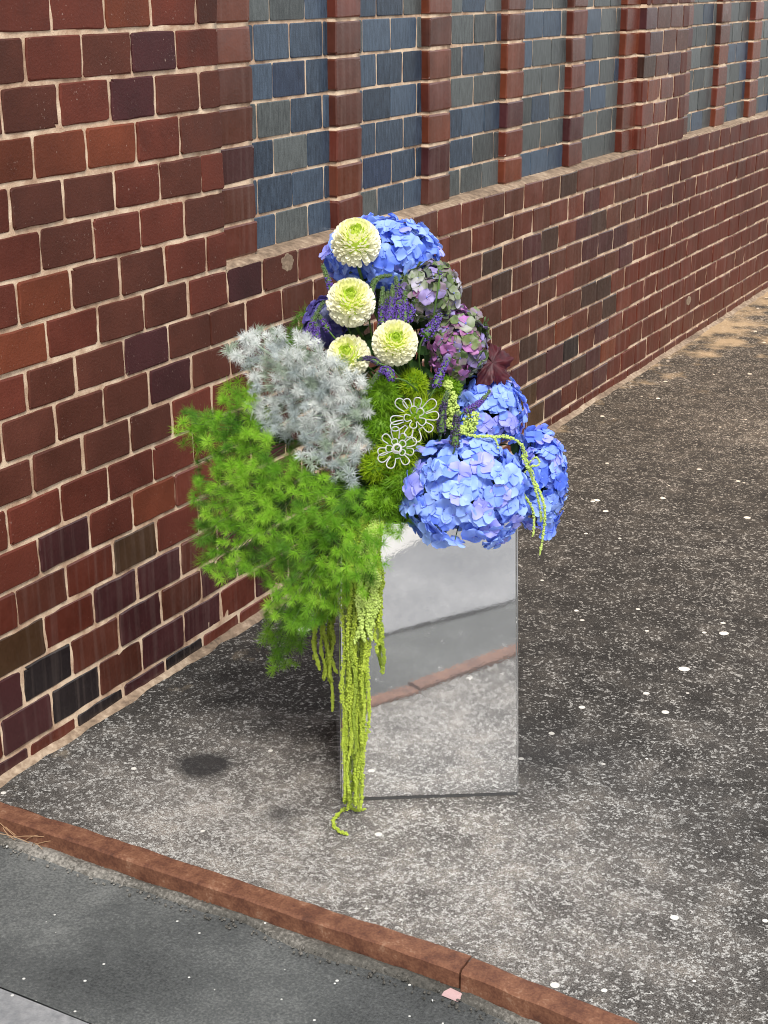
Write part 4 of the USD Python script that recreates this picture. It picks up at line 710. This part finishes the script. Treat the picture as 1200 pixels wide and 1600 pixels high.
for k in range(6): strand(hang((562 + 5 * k, 880), (560 + 6 * k + ra.uniform(-3, 3), 985 + ra.uniform(-10, 45)), 2.525), 0.0052, AMAR[1], t, ra, r0=0.0020)
g0 = at(538, 1262, 2.56); tail = np.array([g0 + [0, 0, .01], [*at(535, 1268, 2.545)[:2], 0.006], [*at(522, 1280, 2.54)[:2], 0.006], [*at(523, 1292, 2.52)[:2], 0.006], [*at(542, 1303, 2.49)[:2], 0.006]])
gz = lambda px, py: (lambda d: CAM + d * ((0.006 - CAM[2]) / d[2]))(FW + RT * (px - 600) / FPX - UP * (py - 800) / FPX)
tail = np.array([gz(*q) for q in [(540, 1262), (530, 1270), (521, 1281), (523, 1292), (532, 1300), (543, 1303)]]); strand(tail, 0.0042, AMAR[0], t, ra)
strand(np.array([gz(*q) for q in [(548, 1262), (558, 1266), (572, 1264)]]), 0.0038, AMAR[0], t, ra)
t = thing('hanging_amaranthus', 'short bunch of yellow-green tassels hanging left of the pedestal corner', 'amaranthus')
for k, (x0, x1, e) in enumerate([(492, 497, 1045), (498, 503, 1060), (504, 507, 1062), (509, 513, 1058), (514, 518, 1108), (519, 519, 1072), (523, 521, 1050), (495, 494, 1030)]):
    strand(hang((x0, 905), (x1, e), 2.66 + 0.01 * (k % 3), over=CT - EX3 * 0.15 - NB3 * 0.02 + [0, 0, 0.03]), 0.0042, AMAR[0], t, ra)
t = thing('hanging_amaranthus', 'thin pale green tassels trailing over the right blue hydrangeas past the pedestal corner', 'amaranthus')
def via(pp): 
    P = np.array([at(*p) for p in pp]); u = np.linspace(0, 1, len(P)); w = np.linspace(0, 1, 40)
    from scipy.interpolate import make_interp_spline
    return make_interp_spline(u, P, k=min(3, len(P) - 1))(w)
strand(via([(722, 676, 2.60), (770, 682, 2.57), (812, 692, 2.60), (828, 735, 2.61), (846, 775, 2.60), (851, 815, 2.60), (843, 868, 2.60)]), 0.0030, AMAR[1], t, ra)
strand(via([(815, 712, 2.61), (832, 750, 2.60), (843, 790, 2.605), (845, 815, 2.61)]), 0.0027, AMAR[1], t, ra)
strand(via([(800, 740, 2.56), (822, 778, 2.58), (833, 800, 2.60), (833, 838, 2.60)]), 0.0026, AMAR[1], t, ra, dens=.7)
strand(via([(820, 740, 2.60), (838, 715, 2.60), (842, 726, 2.59), (832, 728, 2.59), (836, 745, 2.59)]), 0.0017, AMAR[1], t, ra, dens=.5, r0=.0014)
strand(via([(760, 680, 2.575), (775, 688, 2.565), (778, 712, 2.56)]), 0.0018, AMAR[1], t, ra, dens=.5, r0=.0014)
def cluster(label, spots, seed):
    rng = np.random.RandomState(seed); t = thing('green_bead_blossom', label, 'blossom'); st = []
    for (px, py, D, rpx) in spots:
        c = at(px, py, D); R = rpx * D / FPX; n = 150; d = unit(rng.randn(n, 3)); obj('bead_cluster', beads(c + d * R * rng.uniform(.6, 1.0, (n, 1)), 0.0022 * rng.uniform(.7, 1.2, n), rng=rng), AMAR[1], t, smooth=True); st.append(tube(bez(FOAM, (FOAM + c) / 2 + [0, 0, .02], c, 7), 0.0016, 5))
    obj('stem', join(st), STEM, t, smooth=True)
cluster('pale green bead-like blossom between the two dark purple spikes', [(704, 622, 2.645, 13), (708, 642, 2.63, 13), (706, 662, 2.62, 11), (700, 602, 2.66, 8)], 131)
cluster('pale green bead-like blossom beside the lilac-blue hydrangea', [(737, 655, 2.61, 14), (734, 668, 2.605, 11), (722, 672, 2.60, 8)], 132)

# ------------------------------------------------------------------ dark red leaf
def lobed(c, A, B, N, R, seed):
    rng = np.random.RandomState(seed); na, nr = 72, 9; ang = np.linspace(-PI * 0.92, PI * 0.92, na); rad = np.linspace(0.02, 1, nr)
    edge = 0.84 + 0.10 * np.cos(ang * 5) + 0.06 * np.sin(ang * 26) + 0.03 * rng.randn(na)
    RR = rad[:, None] * edge[None] * R; vein = np.abs(np.sin(ang * 2.5))[None] * rad[:, None]
    h = R * (0.16 * np.sin(ang * 7 + 1)[None] * rad[:, None] ** 2 - 0.10 * vein * 0 + 0.05 * (vein ** 0.5) + 0.03 * rng.randn(nr, na) * rad[:, None] - 0.22 * rad[:, None] ** 2)
    v = (c + RR[..., None] * (np.cos(ang)[None, :, None] * A + np.sin(ang)[None, :, None] * B) + h[..., None] * N).reshape(-1, 3)
    i, j = np.meshgrid(np.arange(nr - 1), np.arange(na - 1), indexing='ij'); a = (i * na + j).ravel(); q = np.stack([a, a + na, a + na + 1, a + 1], 1)
    return v, np.vstack([q[:, [0, 1, 2]], q[:, [0, 2, 3]]])
t = thing('coral_bells_leaf', 'crinkled dark red leaves sticking out right of the pink and purple hydrangea', 'leaf')
c1 = at(764, 566, 2.72); A1 = unit(SIDE * 0.75 - np.array([0, 0, 0.75]) - HEAD * .2); N1 = unit(-HEAD * .8 + SIDE * 0.35 + np.array([0, 0, .5])); B1 = np.cross(N1, A1)
obj('leaf_blade', lobed(c1 + SIDE * .006, A1, unit(B1), N1, 0.050, 141), REDLEAF, t, smooth=True)
A2 = unit(np.array([0, 0, 1.0]) + SIDE * 0.12); N2 = unit(SIDE * 0.75 - HEAD * 0.5); B2 = np.cross(N2, A2); obj('leaf_blade', lobed(at(762, 570, 2.75), A2, unit(B2), N2, 0.044, 142), REDLEAF, t, smooth=True)
obj('stem', tube(bez(FOAM, (FOAM + c1) / 2, c1, 8), 0.0016, 6), REDLEAF, t, smooth=True)
